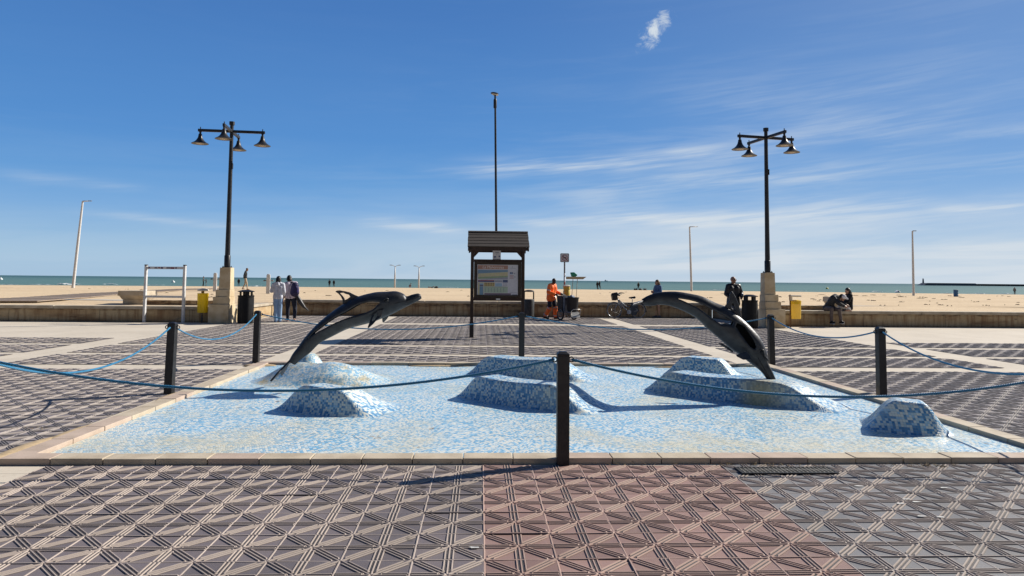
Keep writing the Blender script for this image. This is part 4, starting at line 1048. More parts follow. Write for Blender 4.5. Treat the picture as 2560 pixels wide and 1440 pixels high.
g = MB(); g.tube([(-.2, 0, .76), (-.2, 0, 1.08), (-.16, 0, 1.13), (.16, 0, 1.12), (.2, 0, 1.07), (.2, 0, .76)], .028, 8); g.build('hood_loop', BLK, B, smooth=True)
g = MB(); g.lathe([(.2, 1.10), (.23, 1.115), (.2, 1.15), (.1, 1.18), (0, 1.185)], n=24); g.build('hood', BLK, B, smooth=True, auto=40)
g = MB(); g.lathe([(.035, 0), (.03, .06)], (.15, -.1, 0), 8); g.lathe([(.035, 0), (.03, .06)], (-.15, -.1, 0), 8); g.lathe([(.035, 0), (.03, .06)], (0, .17, 0), 8); g.build('feet', BLK, B)

# ================================================================== WHITE FRAME
WPAINT = mat('white_paint', (.66, .66, .66), .45, .16, 12., .001, 60., col2=(.5, .49, .48))
a_, b_ = gp(360, 806), gp(457, 808); mid_ = (a_ + b_) / 2; wl = (b_ - a_).length; zt2 = at(360, 664, a_.y).z
Fm = thing('sign_frame', 'empty white metal sign frame with a stickered top bar by the left wall', 'sign frame', mid_, math.atan2((b_ - a_).y, (b_ - a_).x))
for sx in (-1, 1):
    g = MB(); g.box((sx * wl / 2, 0, zt2 / 2), (.085, .085, zt2)); q_ = g.build('upright', WPAINT, Fm, bevel=.008)
    g = MB(); g.box((sx * wl / 2, 0, zt2 + .02), (.092, .092, .04)); g.build('post_cap', mat('cap_dark', (.05, .05, .06), .5), q_, bevel=.01)
g = MB(); g.box((0, 0, zt2 - .075), (wl - .087, .05, .09)); g.build('top_bar', WPAINT, Fm, bevel=.005)
g = MB(); g.box((0, 0, at(360, 741, a_.y).z), (wl - .087, .05, .075)); g.build('middle_bar', WPAINT, Fm, bevel=.005)
g = MB(); x = -wl / 2 + .1; k = 0
while x < wl / 2 - .15:
    w_ = random.uniform(.05, .16); g.box((x + w_ / 2, -.0265, zt2 - .075 + random.uniform(-.01, .01)), (w_, .002, random.uniform(.045, .075)), m=k % 4); x += w_ + random.uniform(.01, .05); k += 1
g.build('stickers', [mat('sticker_plum', (.10, .06, .16), .5), PMS[0], mat('sticker_slate', (.16, .17, .24), .5), mat('sticker_wine', (.22, .06, .10), .5)], Fm)

# ================================================================== BEACH FURNITURE
def beach_pole(label, px0_, py0, px1_, py1, Y, r, arm):
    z0_ = float(sand_z(at(px0_, py0, Y).x, Y)); b0 = at(px0_, py0, Y); b0.z = z0_; tp = at(px1_, py1, Y)
    t = thing('beach_lamp_post', label, 'lamp post', b0, 0, 'slim white lamp posts on the sand')
    d = tp - b0; g = MB(); g.tube([(0, 0, -.3), tuple(d * .5), tuple(d)], [r * 1.25, r * 1.1, r * .75], 10); g.build('pole', WPAINT, t, smooth=True, auto=50)
    g = MB(); g.tube([tuple(d), tuple(d + Vector((arm, 0, .03)))], [r * .5, r * .4], 8); g.build('arm', WPAINT, t, smooth=True)
    g = MB(); e = d + Vector((arm, 0, .03)); g.box((e.x, 0, e.z), (.3, .14, .06)); g.build('lamp_head', GALV, t, bevel=.01)
beach_pole('leaning white lamp post with a short arm, far left on the sand', 182, 719, 207, 503, 61, .105, .62)
beach_pole('slim lamp post with a short arm, left of the right street lamp', 1729, 726, 1724, 567, 108, .14, 1.1)
beach_pole('slim grey lamp post on the sand between the couple and the breakwater', 2284, 738, 2281, 578, 62, .085, .18)
def twin_lamp(label, px, pyb, pyt, Y):
    b0 = at(px, pyb, Y); zt_ = at(px, pyt, Y).z; t = thing('twin_lamp_post', label, 'lamp post', b0, 0, 'twin arm white lamp posts by the shore'); h = zt_ - b0.z
    g = MB(); g.tube([(0, 0, -1), (0, 0, h * .5), (0, 0, h - .3)], [.22, .18, .1], 8); g.build('pole', WPAINT, t, smooth=True)
    g = MB(); g.tube([(-.95, 0, h), (-.5, 0, h - .05), (0, 0, h - .35), (.5, 0, h - .05), (.95, 0, h)], .06, 6); g.build('twin_arm', WPAINT, t, smooth=True)
    for sx in (-1, 1):
        g = MB(); g.box((sx * 1.0, 0, h + .02), (.5, .2, .12)); g.build('lamp_head', GALV, t)
twin_lamp('white twin arm lamp post by the shore, left one of the pair', 987, 716, 663, 160)
twin_lamp('white twin arm lamp post by the shore, right one of the pair, nearer the kiosk', 1047, 717, 665, 160)
def shower(label, px, pyb, pyt, Y):
    b0 = at(px, pyb, Y); h = at(px, pyt, Y).z - b0.z; t = thing('foot_shower', label, 'beach shower', (b0.x, Y, float(sand_z(b0.x, Y)) - .02), .3, 'white foot shower posts'); h += b0.z - t.location.z
    g = MB(); g.frustum((0, 0, 0), (.24, .24), (.23, .23), h - .05); g.frustum((0, 0, h - .05), (.23, .23), (.14, .14), .06); g.build('post', WPAINT, t, bevel=.03)
    for sx in (-1, 1):
        g = MB(); g.tube([(sx * .11, 0, h * .66), (sx * .22, 0, h * .68)], .03, 8); g.ball((sx * .25, 0, h * .67), .055, 10); g.build('tap', GALV, t, smooth=True)
shower('white foot shower post on the sand left of the left lamp pedestal', 537, 728, 682, 50)
shower('white foot shower post on the sand left of the woman in pale jeans', 670, 734, 685, 45)
p = at(2390, 745, 56); z_ = float(sand_z(p.x, 56)); t = thing('blue_barrel', 'blue barrel standing alone on the sand at the far right', 'barrel', (p.x, 56, z_ - .02))
BLUE = mat('blue_barrel_plastic', (.045, .15, .33), .5, .2, 8.)
g = MB(); g.lathe([(.15, 0), (.165, .02), (.165, .19), (.174, .20), (.165, .21), (.165, .38), (.174, .39), (.165, .40), (.165, .55), (.15, .56)], n=24); g.build('drum', BLUE, t, smooth=True, auto=40)
g = MB(); g.lathe([(.17, .555), (.175, .575), (.15, .59), (0, .592)], n=24); g.build('lid', mat('barrel_lid', (.12, .16, .22), .5), t, smooth=True, auto=40)
def buoy(label, px, py, r, c):
    p = gp(px, py, -1.05); g = MB(); g.lathe([(0, -r), (r * .8, -r * .5), (r, 0), (r * .8, r * .5), (r * .3, r * .9), (r * .12, r * 1.3), (0, r * 1.35)], n=16)
    tag(g.build('buoy', mat('buoy_' + c[0], c[1], .5), loc=(p.x, p.y, -1.0), smooth=True), label, 'buoy', 'buoys on the sea')
buoy('yellow buoy on the sea behind the couple', 2068, 722.5, .62, ('yellow', (.66, .55, .06)))
buoy('white buoy on the sea between the frame uprights', 433, 706, .8, ('white', (.75, .77, .77)))
buoy('white buoy on the sea at the left picture edge', 2, 699, 1.1, ('white', (.75, .77, .77)))
# breakwater, lighthouse, ship
RUBBLE = mat('breakwater_concrete', (.16, .18, .21), .9, .2, .02, 0, 0, 0, .1, (.12, .135, .165))
a_ = at(2300, 713.6, 1250)
t = thing('breakwater', 'long grey breakwater on the horizon at the far right', 'breakwater', (a_.x, 1250, -1.1))
g = MB(); g.add([(0, -10, 0), (8, -10, 4.4), (8, 10, 4.4), (0, 10, 0), (92, -10, 4.4), (92, 10, 4.4), (92, -10, 0), (92, 10, 0)], [(0, 6, 4, 1), (1, 4, 5, 2), (0, 1, 2, 3), (3, 2, 5, 7), (4, 6, 7, 5)])
g.build('pier_wall', RUBBLE, t)
g = MB(); g.add([(92, -10, 0), (700, -10, 0), (700, -10, 3.2), (92, -10, 3.6), (92, 12, 3.6), (700, 12, 3.2)], [(0, 1, 2, 3), (3, 2, 5, 4)])
for i in range(60): g.ball((95 + i * 4 + random.uniform(-1, 1), -10 + random.uniform(-1, 1), 1.2 + random.uniform(-.6, .8)), random.uniform(1.2, 2.), 6)
g.build('rubble_mound', mat('breakwater_rubble', (.125, .125, .125), .9, .3, .08, 0, 0, 0, .1), t)
l_ = at(2308, 707, 1250); t = thing('lighthouse', 'small dark lighthouse at the tip of the breakwater', 'lighthouse', (l_.x, 1250, 3.3))
g = MB(); g.lathe([(1.5, -.2), (1.15, 5.6), (1.5, 5.7), (1.5, 6.)], n=12); g.build('tower', RUBBLE, t, smooth=True, auto=40)
g = MB(); g.lathe([(.9, 6), (.9, 7.3), (1.1, 7.35), (0, 8.3)], n=12); g.build('lantern', RUBBLE, t, smooth=True, auto=40)
s_ = at(1515, 703, 5200); t = thing('distant_ship', 'tiny hazy ship on the horizon', 'ship', (s_.x, 5200, -1.1))
HZ = mat('hazy_ship', (.22, .30, .36), .9, .1)
g = MB(); g.add([(-11, -3, 0), (11, -3, 0), (13, -3, 4.5), (-12, -3, 4.5), (-11, 3, 0), (11, 3, 0), (13, 3, 4.5), (-12, 3, 4.5)], [(0, 1, 2, 3), (4, 7, 6, 5), (3, 2, 6, 7), (0, 3, 7, 4), (1, 5, 6, 2)]); g.build('hull', HZ, t)
g = MB(); g.box((-4, 0, 7.5), (7, 5, 6)); g.build('superstructure', HZ, t)
#PEOPLE
# ================================================================== PEOPLE
def cloth(name, c, rough=.85, var=.16, sc=9., bump=.006): return mat(name, c, rough, var, sc, bump, 22.)
SKIN = mat('skin_light', (.46, .27, .19), .5, .1, 14.); SKIN_T = mat('skin_tan', (.34, .185, .12), .5, .1, 14.); SKIN_D = mat('skin_dark', (.045, .024, .017), .45, .1, 14.)
HAIR_B = mat('hair_black', (.012, .010, .009), .5, .2, 30., .004, 60.); HAIR_BR = mat('hair_brown', (.085, .045, .024), .55, .3, 30., .004, 60., col2=(.16, .09, .045))
EYE_M = mat('eye_dark', (.01, .008, .007), .3)
PENDING = []
def capsule(g, a, b, ra, rb, n=12, fl=1.):
    a, b = Vector(a), Vector(b); d = b - a; L = d.length
    if L < 1e-5: g.ball(a, (ra, ra * fl, ra), n); return
    pts, rs = [], []
    for i in range(4): t = math.pi / 2 * i / 3.4; pts.append(a - d / L * ra * math.cos(t)); rs.append(max(ra * math.sin(t), .001))
    pts += [a, b]; rs += [ra, rb]
    for i in range(3, -1, -1): t = math.pi / 2 * i / 3.4; pts.append(b + d / L * rb * math.cos(t)); rs.append(max(rb * math.sin(t), .001))
    g.tube(pts, rs, n)
def skin(g, name, mt, parent, vox, smooth_it=4):
    o = g.build(name, mt, parent, smooth=True)
    r = o.modifiers.new('r', 'REMESH'); r.mode = 'VOXEL'; r.voxel_size = vox; r.use_smooth_shade = True
    s = o.modifiers.new('s', 'SMOOTH'); s.factor = .5; s.iterations = smooth_it
    PENDING.append(o); return o
STAND = dict(head=(0, .03, 1.635), neck=(0, .0, 1.49), chest=(0, 0, 1.30), waist=(0, .0, 1.08), pelvis=(0, 0, .95),
             shL=(-.175, 0, 1.42), shR=(.175, 0, 1.42), elL=(-.235, -.03, 1.13), elR=(.235, -.03, 1.13), wrL=(-.235, .06, .88), wrR=(.235, .06, .88),
             hipL=(-.095, 0, .92), hipR=(.095, 0, .92), knL=(-.105, .02, .49), knR=(.105, .02, .49), anL=(-.105, -.03, .085), anR=(.105, -.03, .085), look=(0, 1, -.05))
def person(label, loc, rz, P=None, height=1.72, skin_m=SKIN, top=None, legs=None, shoes=None, hair='short', hair_m=HAIR_B, vox=.011, girth=1., far=False,
           sleeve=1., leg_len=1., flare=0., group=None, top_drop=0., hood=False, coat=0., hands=True, bare_feet=False, top_m2=None, feet_dir=None, toe=None, thick=.018):
    J = dict(STAND); J.update(P or {}); J = {k: Vector(v) for k, v in J.items()}
    t = thing('person', label, 'person', loc, rz, group); sc = height / 1.75; t.scale = (sc, sc, sc)
    lk = J['look'].normalized(); side = lk.cross(Vector((0, 0, 1))).normalized(); upv = side.cross(lk).normalized(); RH = Matrix((side, lk, upv)).transposed()
    H = J['head']; gq = girth
    g = MB()
    def hp(x, y, z): return H + RH @ Vector((x, y, z))
    g.ball(hp(0, -.012, .02), (.076, .095, .098), 16, R=RH); g.ball(hp(0, .022, -.055), (.056, .065, .062), 14, R=RH)
    capsule(g, hp(0, .085, .01), hp(0, .108, -.028), .010, .016, 8); capsule(g, hp(-.02, .083, -.066), hp(.02, .083, -.066), .012, .012, 6)
    g.ball(hp(0, .072, -.10), (.024, .022, .02), 8)
    for s in (-1, 1): g.ball(hp(s * .078, -.008, -.01), (.012, .022, .032), 8, R=RH)
    capsule(g, J['neck'] - Vector((0, 0, .06)), hp(0, -.025, -.07), .055, .05)
    for s, a in (('L', -1), ('R', 1)):
        capsule(g, J['sh' + s], J['el' + s], .046, .038); capsule(g, J['el' + s], J['wr' + s], .037, .026)
        capsule(g, J['hip' + s], J['kn' + s], .075, .05); capsule(g, J['kn' + s], J['an' + s], .05, .034)
        kd = (J['an' + s] - J['kn' + s]).normalized()
        f = Vector((feet_dir or {}).get(s, (0, 1, 0))).normalized(); tz = (toe or {}).get(s, -.045)
        an = J['an' + s]; heel = an - f * .045 + Vector((0, 0, -.045)); tp = an + f * .15 + Vector((0, 0, tz))
        capsule(g, heel, tp, .034, .028); capsule(g, an, an + f * .07 + Vector((0, 0, tz * .55)), .034, .03)
        # hand: palm, four fingers of different lengths, thumb
        if hands:
            d = (J['wr' + s] - J['el' + s]).normalized(); wr = J['wr' + s]
            lat = d.cross(Vector((0, 1, .2))).normalized(); nrm = d.cross(lat).normalized()
            capsule(g, wr, wr + d * .075, .026, .034, fl=.6)
            for k, (o_, ln) in enumerate(((-.03, .062), (-.010, .074), (.011, .070), (.030, .055))):
                b0 = wr + d * .085 + lat * o_; b1 = b0 + d * ln * .55 + nrm * .008; b2 = b1 + d * ln * .40 + nrm * .022
                capsule(g, b0, b1, .0095, .009, 7); capsule(g, b1, b2, .009, .0078, 7)
            th = wr + d * .03 - lat * .030; t1 = th + d * .035 - lat * .026 + nrm * .012; capsule(g, th, t1, .012, .010, 7); capsule(g, t1, t1 + d * .028 + nrm * .01, .010, .0085, 7)
    def torso(r):
        c, w, p, n = J['chest'], J['waist'], J['pelvis'], J['neck']
        ax = (J['shR'] - J['shL']); ax = ax.normalized(); hx = (J['hipR'] - J['hipL']).normalized()
        for s in (-1, 1):
            capsule(g, c + ax * s * .085 * gq + Vector((0, 0, .03)), w + ax * s * .06 * gq, (.098) * gq + r, (.09) * gq + r); capsule(g, w + ax * s * .06 * gq, p + hx * s * .075 * gq, .092 * gq + r, .10 * gq + r)
            capsule(g, n - Vector((0, 0, .05)), J['shR' if s > 0 else 'shL'] - ax * s * .02, .06 + r, .062 + r)
            capsule(g, c + ax * s * .06 * gq, J['shR' if s > 0 else 'shL'] - ax * s * .03, .095 * gq + r * .6, .06 + r)
    torso(-.006)
    skin(g, 'body', skin_m, t, vox if not far else .02, 3)
    if not far:
        for s in (-1, 1): g = MB(); g.ball(hp(s * .031, .080, .002), (.011, .008, .008), 8, R=RH); g.build('eye', EYE_M, t, smooth=True)
    if top:
        g = MB(); torso(thick)
        if top_drop:
            hx = (J['hipR'] - J['hipL']).normalized()
            for s in (-1, 1): capsule(g, J['pelvis'] + hx * s * .075 * gq, J['pelvis'] + hx * s * .08 * gq - Vector((0, 0, top_drop)), .10 * gq + thick, .105 * gq + thick)
        for s in 'LR':
            capsule(g, J['sh' + s], J['el' + s], .054 + thick, .047 + thick)
            if sleeve > 0: e = J['el' + s].lerp(J['wr' + s], sleeve * .96); capsule(g, J['el' + s], e, .046 + thick, .036 + thick * .8)
        if hood: capsule(g, J['neck'] + Vector((-.07, -.05, .0)), J['neck'] + Vector((.07, -.05, .0)), .055, .055); capsule(g, J['neck'] + Vector((0, -.08, -.06)), J['neck'] + Vector((0, -.085, -.01)), .08, .06)
        else: capsule(g, J['neck'] - Vector((0, .01, .05)), J['neck'] + Vector((0, -.005, -.0)), .07, .062)
        skin(g, 'jacket', top, t, vox if not far else .022)
    if legs:
        g = MB(); hx = (J['hipR'] - J['hipL']).normalized()
        for s, a in (('L', -1), ('R', 1)):
            capsule(g, J['pelvis'] + hx * a * .06 * gq, J['hip' + s], .112 * gq, .098 * gq)
            if leg_len >= 1:
                capsule(g, J['hip' + s], J['kn' + s], .096 * gq, .068 * gq + flare * .3); e = J['kn' + s].lerp(J['an' + s], .97); capsule(g, J['kn' + s], e, .066 * gq + flare * .3, .048 * gq + flare)
            else: capsule(g, J['hip' + s], J['hip' + s].lerp(J['kn' + s], leg_len), .096 * gq, .085)
        skin(g, 'trousers', legs, t, vox if not far else .022)
    if shoes:
        g = MB() 
        for s in 'LR':
            f = Vector((feet_dir or {}).get(s, (0, 1, 0))).normalized(); tz = (toe or {}).get(s, -.045); an = J['an' + s]
            g = MB(); heel = an - f * .05 + Vector((0, 0, -.045)); tp = an + f * .165 + Vector((0, 0, tz)); capsule(g, heel, tp, .045, .038); capsule(g, an, an + f * .075 + Vector((0, 0, tz * .5)), .046, .04)
            skin(g, 'shoe', shoes, t, vox if not far else .02, 2)
    if hair != 'bald':
        g = MB(); g.ball(hp(0, -.024, .036), (.086, .100, .094), 16, R=RH)
        if hair in ('bob', 'long'):
            for s in (-1, 1): capsule(g, hp(s * .060, -.02, .03), hp(s * .072, -.03, -.07), .035, .034)
            capsule(g, hp(0, -.075, .02), hp(0, -.085, -.09), .055, .055); capsule(g, hp(-.04, -.07, .0), hp(-.045, -.075, -.09), .05, .05); capsule(g, hp(.04, -.07, .0), hp(.045, -.075, -.09), .05, .05)
            if hair == 'bob': capsule(g, hp(-.04, .045, .07), hp(.04, .045, .07), .028, .028)
        if hair == 'long':
            for s in (-1, 0, 1): capsule(g, hp(s * .045, -.085, -.08), hp(s * .055, -.10, -.32), .05, .026)
        skin(g, 'hair', hair_m, t, vox if not far else .02, 2)
    return t
def deg_pose(stride=.0, arm=.0, lift=0.):
    """walking: right leg forward by stride, arms opposite"""
    s = stride
    return dict(knR=(.10, .02 + s * .55, .49), anR=(.10, s - .02, .085), knL=(-.10, .0 - s * .12, .49), anL=(-.10, -s * .85 - .04, .085 + lift), elR=(.225, -.03 - arm * .5, 1.13), wrR=(.225, .03 - arm, .89), elL=(-.225, -.03 + arm * .3, 1.13), wrL=(-.225, .06 + arm * 1.2, .90))
# --- the pair with their backs turned
LILAC = cloth('lilac_fleece', (.62, .63, .70)); PALEJEANS = cloth('pale_denim', (.26, .40, .62)); PINKS = cloth('pink_sweater', (.62, .53, .60)); NAVY = cloth('navy_trousers', (.014, .018, .035)); BLACKC = cloth('black_cloth', (.010, .011, .015), .6)
person('person in a lilac hoodie and wide pale jeans seen from behind', gp(693, 806), D2R(8),
       dict(head=(.0, .03, 1.615), elL=(-.245, .02, 1.17), wrL=(-.12, .20, 1.20), elR=(.22, .0, 1.15), wrR=(.20, .16, 1.02), knL=(-.07, .0, .49), knR=(.085, .04, .49), anL=(-.05, -.02, .085), anR=(.075, .05, .085), hipL=(-.085, 0, .92), hipR=(.085, 0, .92), look=(-.1, 1, -.25)),
       1.67, SKIN, LILAC, PALEJEANS, cloth('blue_shoe', (.05, .09, .18)), 'bob', flare=.026, girth=.98, hood=True, thick=.020, group='pair walking with their backs turned')
pp = gp(725, 804)
person('person in a pale pink sweater and navy trousers seen from behind, head bowed', pp, D2R(6),
       dict(head=(-.10, .13, 1.60), neck=(-.05, .06, 1.485), chest=(0, .03, 1.32), shL=(-.20, .04, 1.40), shR=(.17, .03, 1.42), elL=(-.30, .03, 1.12), wrL=(-.30, .08, .86), elR=(.25, .0, 1.15), wrR=(.22, .12, .95), knL=(-.11, .06, .49), anL=(-.10, .06, .085), hipR=(.10, 0, .92), knR=(.17, -.02, .50), anR=(.21, -.26, .15), look=(-.35, 1, -.5)),
       1.72, SKIN, PINKS, NAVY, None, 'bob', girth=1.18, toe={'R': -.09}, thick=.024, group='pair walking with their backs turned')
PURP = mat('purple_pack', (.026, .022, .085), .7, .3, 5., .006, 25., col2=(.016, .014, .05))
bk = thing('backpack', 'purple and navy backpack hanging off the right shoulder of the pink sweater', 'backpack', (pp.x + .20, pp.y - .20, .96), D2R(14))
g = MB(); capsule(g, (0, 0, .10), (.02, .0, .36), .15, .13); capsule(g, (.05, -.04, .10), (.06, -.05, .26), .12, .10); capsule(g, (-.05, .0, .10), (-.02, .02, .36), .11, .10); skin(g, 'pack', PURP, bk, .014)
g = MB(); g.tube([(-.03, .06, .42), (-.07, .0, .49), (-.13, .06, .50), (-.13, .18, .45)], .018, 8); g.build('strap', BLACKC, bk, smooth=True)
g = MB(); g.plate([(.03, -.15, .10), (.13, -.14, .12), (.12, -.12, .28), (.05, -.13, .34)], [], .01, (0, 1, 0)); g.build('pocket', mat('pack_violet', (.10, .08, .34), .6), bk, bevel=.003)
jk = thing('black_jacket', 'black jacket dangling at the right hip of the pink sweater', 'jacket', (pp.x + .30, pp.y - .05, .62), 0)
g = MB(); capsule(g, (-.05, 0, .30), (.06, 0, .12), .075, .085); capsule(g, (.06, 0, .12), (.20, 0, -.06), .085, .06); capsule(g, (.20, 0, -.06), (.37, 0, -.21), .055, .018); skin(g, 'fabric', mat('jacket_black', (.014, .014, .016), .45, .4, 7., .012, 16., col2=(.03, .03, .034)), jk, .013)
b2 = thing('dark_bag', 'small dark bag with a pale tag held between the two walkers', 'bag', (pp.x - .42, pp.y - .02, .62), 0)
g = MB(); capsule(g, (0, 0, .16), (-.07, 0, -.04), .045, .06); capsule(g, (-.02, 0, .2), (.0, 0, .26), .02, .012); skin(g, 'pouch', BLACKC, b2, .012)
g = MB(); g.ball((.05, -.05, .06), (.018, .012, .05), 8); g.build('tag', mat('pale_tag', (.6, .56, .45), .5), b2, smooth=True)
# --- street sweeper
ORANGE = mat('hi_vis_orange', (1., .20, .03), .6, .12, 7., .008, 18., col2=(.9, .14, .018)); REFL = mat('reflective_tape', (.50, .44, .42), .35, .1, 14.)
sw = gp(1378, 798); SWP = dict(head=(.0, .13, 1.60), neck=(0, .06, 1.475), chest=(0, .03, 1.30), waist=(0, .0, 1.08), shL=(-.19, .04, 1.41), shR=(.19, .04, 1.41), elL=(-.27, .06, 1.14), wrL=(-.20, .34, 1.06), elR=(.27, .02, 1.14), wrR=(.20, .30, 1.05),
      hipL=(-.10, 0, .92), hipR=(.10, 0, .92), knL=(-.10, .14, .50), anL=(-.10, .16, .085), knR=(.10, -.02, .48), anR=(.11, -.24, .12), look=(.15, 1, -.28))
SW = person('person in an orange reflective work suit pushing the sweeper cart', sw, D2R(-125), SWP, 1.72, SKIN_D, ORANGE, cloth('work_navy', (.012, .014, .035)), cloth('black_boot', (.008, .008, .008), .5), 'bald', girth=1.2, top_drop=.08, toe={'R': -.08}, thick=.036)
J = {k: Vector(v) for k, v in {**STAND, **SWP}.items()}
for s, a in (('L', -1), ('R', 1)):
    g = MB(); capsule(g, J['kn' + s] + Vector((0, 0, -.02)), J['kn' + s].lerp(J['an' + s], .86), .098, .088); skin(g, 'leg_cuff', ORANGE, SW, .012)
    for q, r in ((.03, .104), (.84, .098)):
        c = J['kn' + s].lerp(J['an' + s], q); d = (J['an' + s] - J['kn' + s]).normalized(); g = MB(); g.tube([c - d * .02, c + d * .02], [r, r], 16); g.build('reflective_band', REFL, SW, smooth=True, auto=40)
    c = J['sh' + s].lerp(J['el' + s], .75); d = (J['el' + s] - J['sh' + s]).normalized(); g = MB(); g.tube([c - d * .025, c + d * .025], [.089, .087], 16); g.build('reflective_band', REFL, SW, smooth=True, auto=40)
    d = (J['wr' + s] - J['el' + s]).normalized(); g = MB(); capsule(g, J['wr' + s] - d * .01, J['wr' + s] + d * .09, .042, .046); capsule(g, J['wr' + s] + d * .09, J['wr' + s] + d * .12 + Vector((0, 0, -.05)), .036, .03); capsule(g, J['wr' + s] + d * .03 + Vector((-a * .04, 0, 0)), J['wr' + s] + d * .08 + Vector((-a * .055, 0, -.01)), .017, .015, 8); skin(g, 'glove', cloth('black_glove', (.008, .008, .010), .6), SW, .010, 2)
g = MB(); V = []; n_ = 28
for z in (1.03, 1.10):
    for i in range(n_): a = 2 * math.pi * i / n_; V.append((.232 * math.cos(a), .0 + .182 * math.sin(a), z))
g.add(V, [(i, (i + 1) % n_, n_ + (i + 1) % n_, n_ + i) for i in range(n_)]); o = g.build('reflective_band', REFL, SW, smooth=True)
so = o.modifiers.new('t', 'SOLIDIFY'); so.thickness = .008
# --- bald man by the right lamp
PUFF = mat('black_puffer', (.010, .011, .016), .45, .3, 6., .02, 14.); SLATE_T = cloth('slate_trousers', (.10, .12, .17))
mp = gp(1834, 819)
MAN = person('bald person in a black puffer jacket leaning by the black bin', mp, D2R(-165),
       dict(head=(.02, .04, 1.63), shL=(-.20, .02, 1.42), shR=(.20, .0, 1.42), elL=(-.30, .03, 1.16), wrL=(-.16, .24, 1.05), elR=(.27, -.02, 1.15), wrR=(.17, .20, .98), knL=(-.11, .04, .49), anL=(-.12, .05, .085), knR=(.10, .06, .49), anR=(.16, .12, .085), look=(-.45, 1, .02)),
       1.80, SKIN_T, PUFF, SLATE_T, cloth('pale_sneaker', (.36, .38, .42)), 'bald', girth=1.2, top_drop=.12, thick=.026)
g = MB(); lk = Vector((-.45, 1, .02)).normalized(); sd2 = lk.cross(Vector((0, 0, 1))).normalized(); Hc = Vector((.02, .04, 1.63))
for s in (-1, 1): c = Hc + lk * .088 + sd2 * s * .034 + Vector((0, 0, .006)); g.ball(c, (.028, .014, .020), 10)
g.tube([Hc + sd2 * -.085 + lk * .0, Hc + sd2 * -.07 + lk * .08, Hc + lk * .098, Hc + sd2 * .07 + lk * .08, Hc + sd2 * .085], .005, 6); g.build('sunglasses', EYE_M, MAN, smooth=True)
# --- woman by the bicycle
DENIM = cloth('blue_denim', (.075, .14, .28)); wp = gp(1642, 794)
person('person with long brown hair in a denim jacket beside the bicycle', (wp.x, wp.y - .25, 0), D2R(115),
       dict(head=(.0, .05, 1.62), elL=(-.25, .02, 1.16), wrL=(-.08, .26, 1.20), elR=(.25, .04, 1.16), wrR=(.06, .27, 1.16), knL=(-.09, .03, .49), knR=(.07, .06, .49), anL=(-.09, -.02, .085), anR=(.02, .10, .085), look=(.1, 1, -.12)),
       1.68, SKIN, DENIM, cloth('denim_shorts', (.12, .16, .24)), cloth('grey_shoe', (.10, .10, .11)), 'long', HAIR_BR, leg_len=.42, girth=.95)
# --- couple on the right wall (pose measured from the wall top)
WZ = .58
cm = at(2086, 778, 25.75); MANJ = dict(pelvis=(0, .02, .10), hipL=(-.10, .06, .09), hipR=(.10, .06, .09), knL=(-.07, .42, .10), knR=(.20, .44, .06), anL=(-.06, .36, -.38), anR=(.26, .44, -.36), waist=(.04, .06, .27), chest=(.14, .15, .44), neck=(.27, .22, .54), head=(.42, .23, .50),
      shL=(.09, .24, .51), shR=(.25, .03, .55), elL=(.19, .38, .30), wrL=(.38, .42, .20), elR=(.42, .02, .33), wrR=(.56, .16, .24), look=(.9, .35, -.45))
MANJ = {k: ((-v[0], v[1], v[2]) if k != 'look' else (-v[0], v[1], v[2])) for k, v in MANJ.items()}
def swapLR(d):
    o = {}
    for k, v in d.items():
        o[(k[:-1] + ('R' if k[-1] == 'L' else 'L')) if k[-1] in 'LR' and k[:-1] in ('hip', 'kn', 'an', 'sh', 'el', 'wr') else k] = v
    return o
MANJ = swapLR(MANJ)
GREYJ = cloth('charcoal_jacket', (.020, .022, .028), .7)
CM = person('person in charcoal jacket and white cap bent over on the right wall', (cm.x, 25.72 + cm.x * math.tan(YAW) * 1. - .0, WZ), D2R(180), MANJ, 1.72, SKIN_T, GREYJ, cloth('taupe_trousers', (.115, .092, .09)), cloth('black_sneaker', (.010, .010, .011), .5), 'short', girth=1.08, hood=True, thick=.03, feet_dir={'L': (-.15, 1, 0), 'R': (-.25, 1, 0)}, toe={'L': -.05, 'R': -.03}, group='couple sitting on the wall')
hc = Vector(MANJ['head']); g = MB(); lk = Vector(MANJ['look']).normalized(); g.ball(hc + Vector((-.03, 0, .035)), (.115, .105, .095), 14); capsule(g, hc + Vector((-.09, .03, .0)), hc + Vector((-.17, .06, -.05)), .05, .03); skin(g, 'cap', cloth('white_cap', (.66, .66, .72)), CM, .012, 2)
for s in 'LR':
    an = Vector(MANJ['an' + s]); g = MB(); g.box((an.x - .01, an.y + .06, an.z - .087), (.085, .25, .02)); g.build('shoe_sole', mat('sole_white', (.6, .6, .6), .5), CM, bevel=.008)
cw = at(2136, 776, 25.95)
WJ = dict(pelvis=(0, -.0, .10), hipL=(.02, -.09, .10), hipR=(.02, .09, .10), knL=(.34, -.10, .17), knR=(.36, .12, .16), anL=(.06, -.20, .06), anR=(.10, .26, .06), waist=(-.01, 0, .28), chest=(-.01, .0, .47), neck=(.02, .0, .64), head=(.06, .01, .77), shL=(.0, -.16, .60), shR=(.0, .16, .60), elL=(.14, -.22, .36), wrL=(.32, -.10, .34), elR=(.14, .22, .36), wrR=(.34, .12, .30), look=(1, .25, -.25))
WJ = swapLR(WJ)
BLKT = cloth('black_top', (.010, .010, .013)); 
person('person with long black hair and white trousers sitting on the right wall', (cw.x + .02, 25.85 + cw.x * math.tan(YAW), WZ), D2R(180), WJ, 1.66, SKIN, BLKT, cloth('white_trousers', (.62, .60, .58)), None, 'long', HAIR_B, girth=.95, feet_dir={'L': (1, 0, 0), 'R': (1, 0, 0)}, group='couple sitting on the wall')
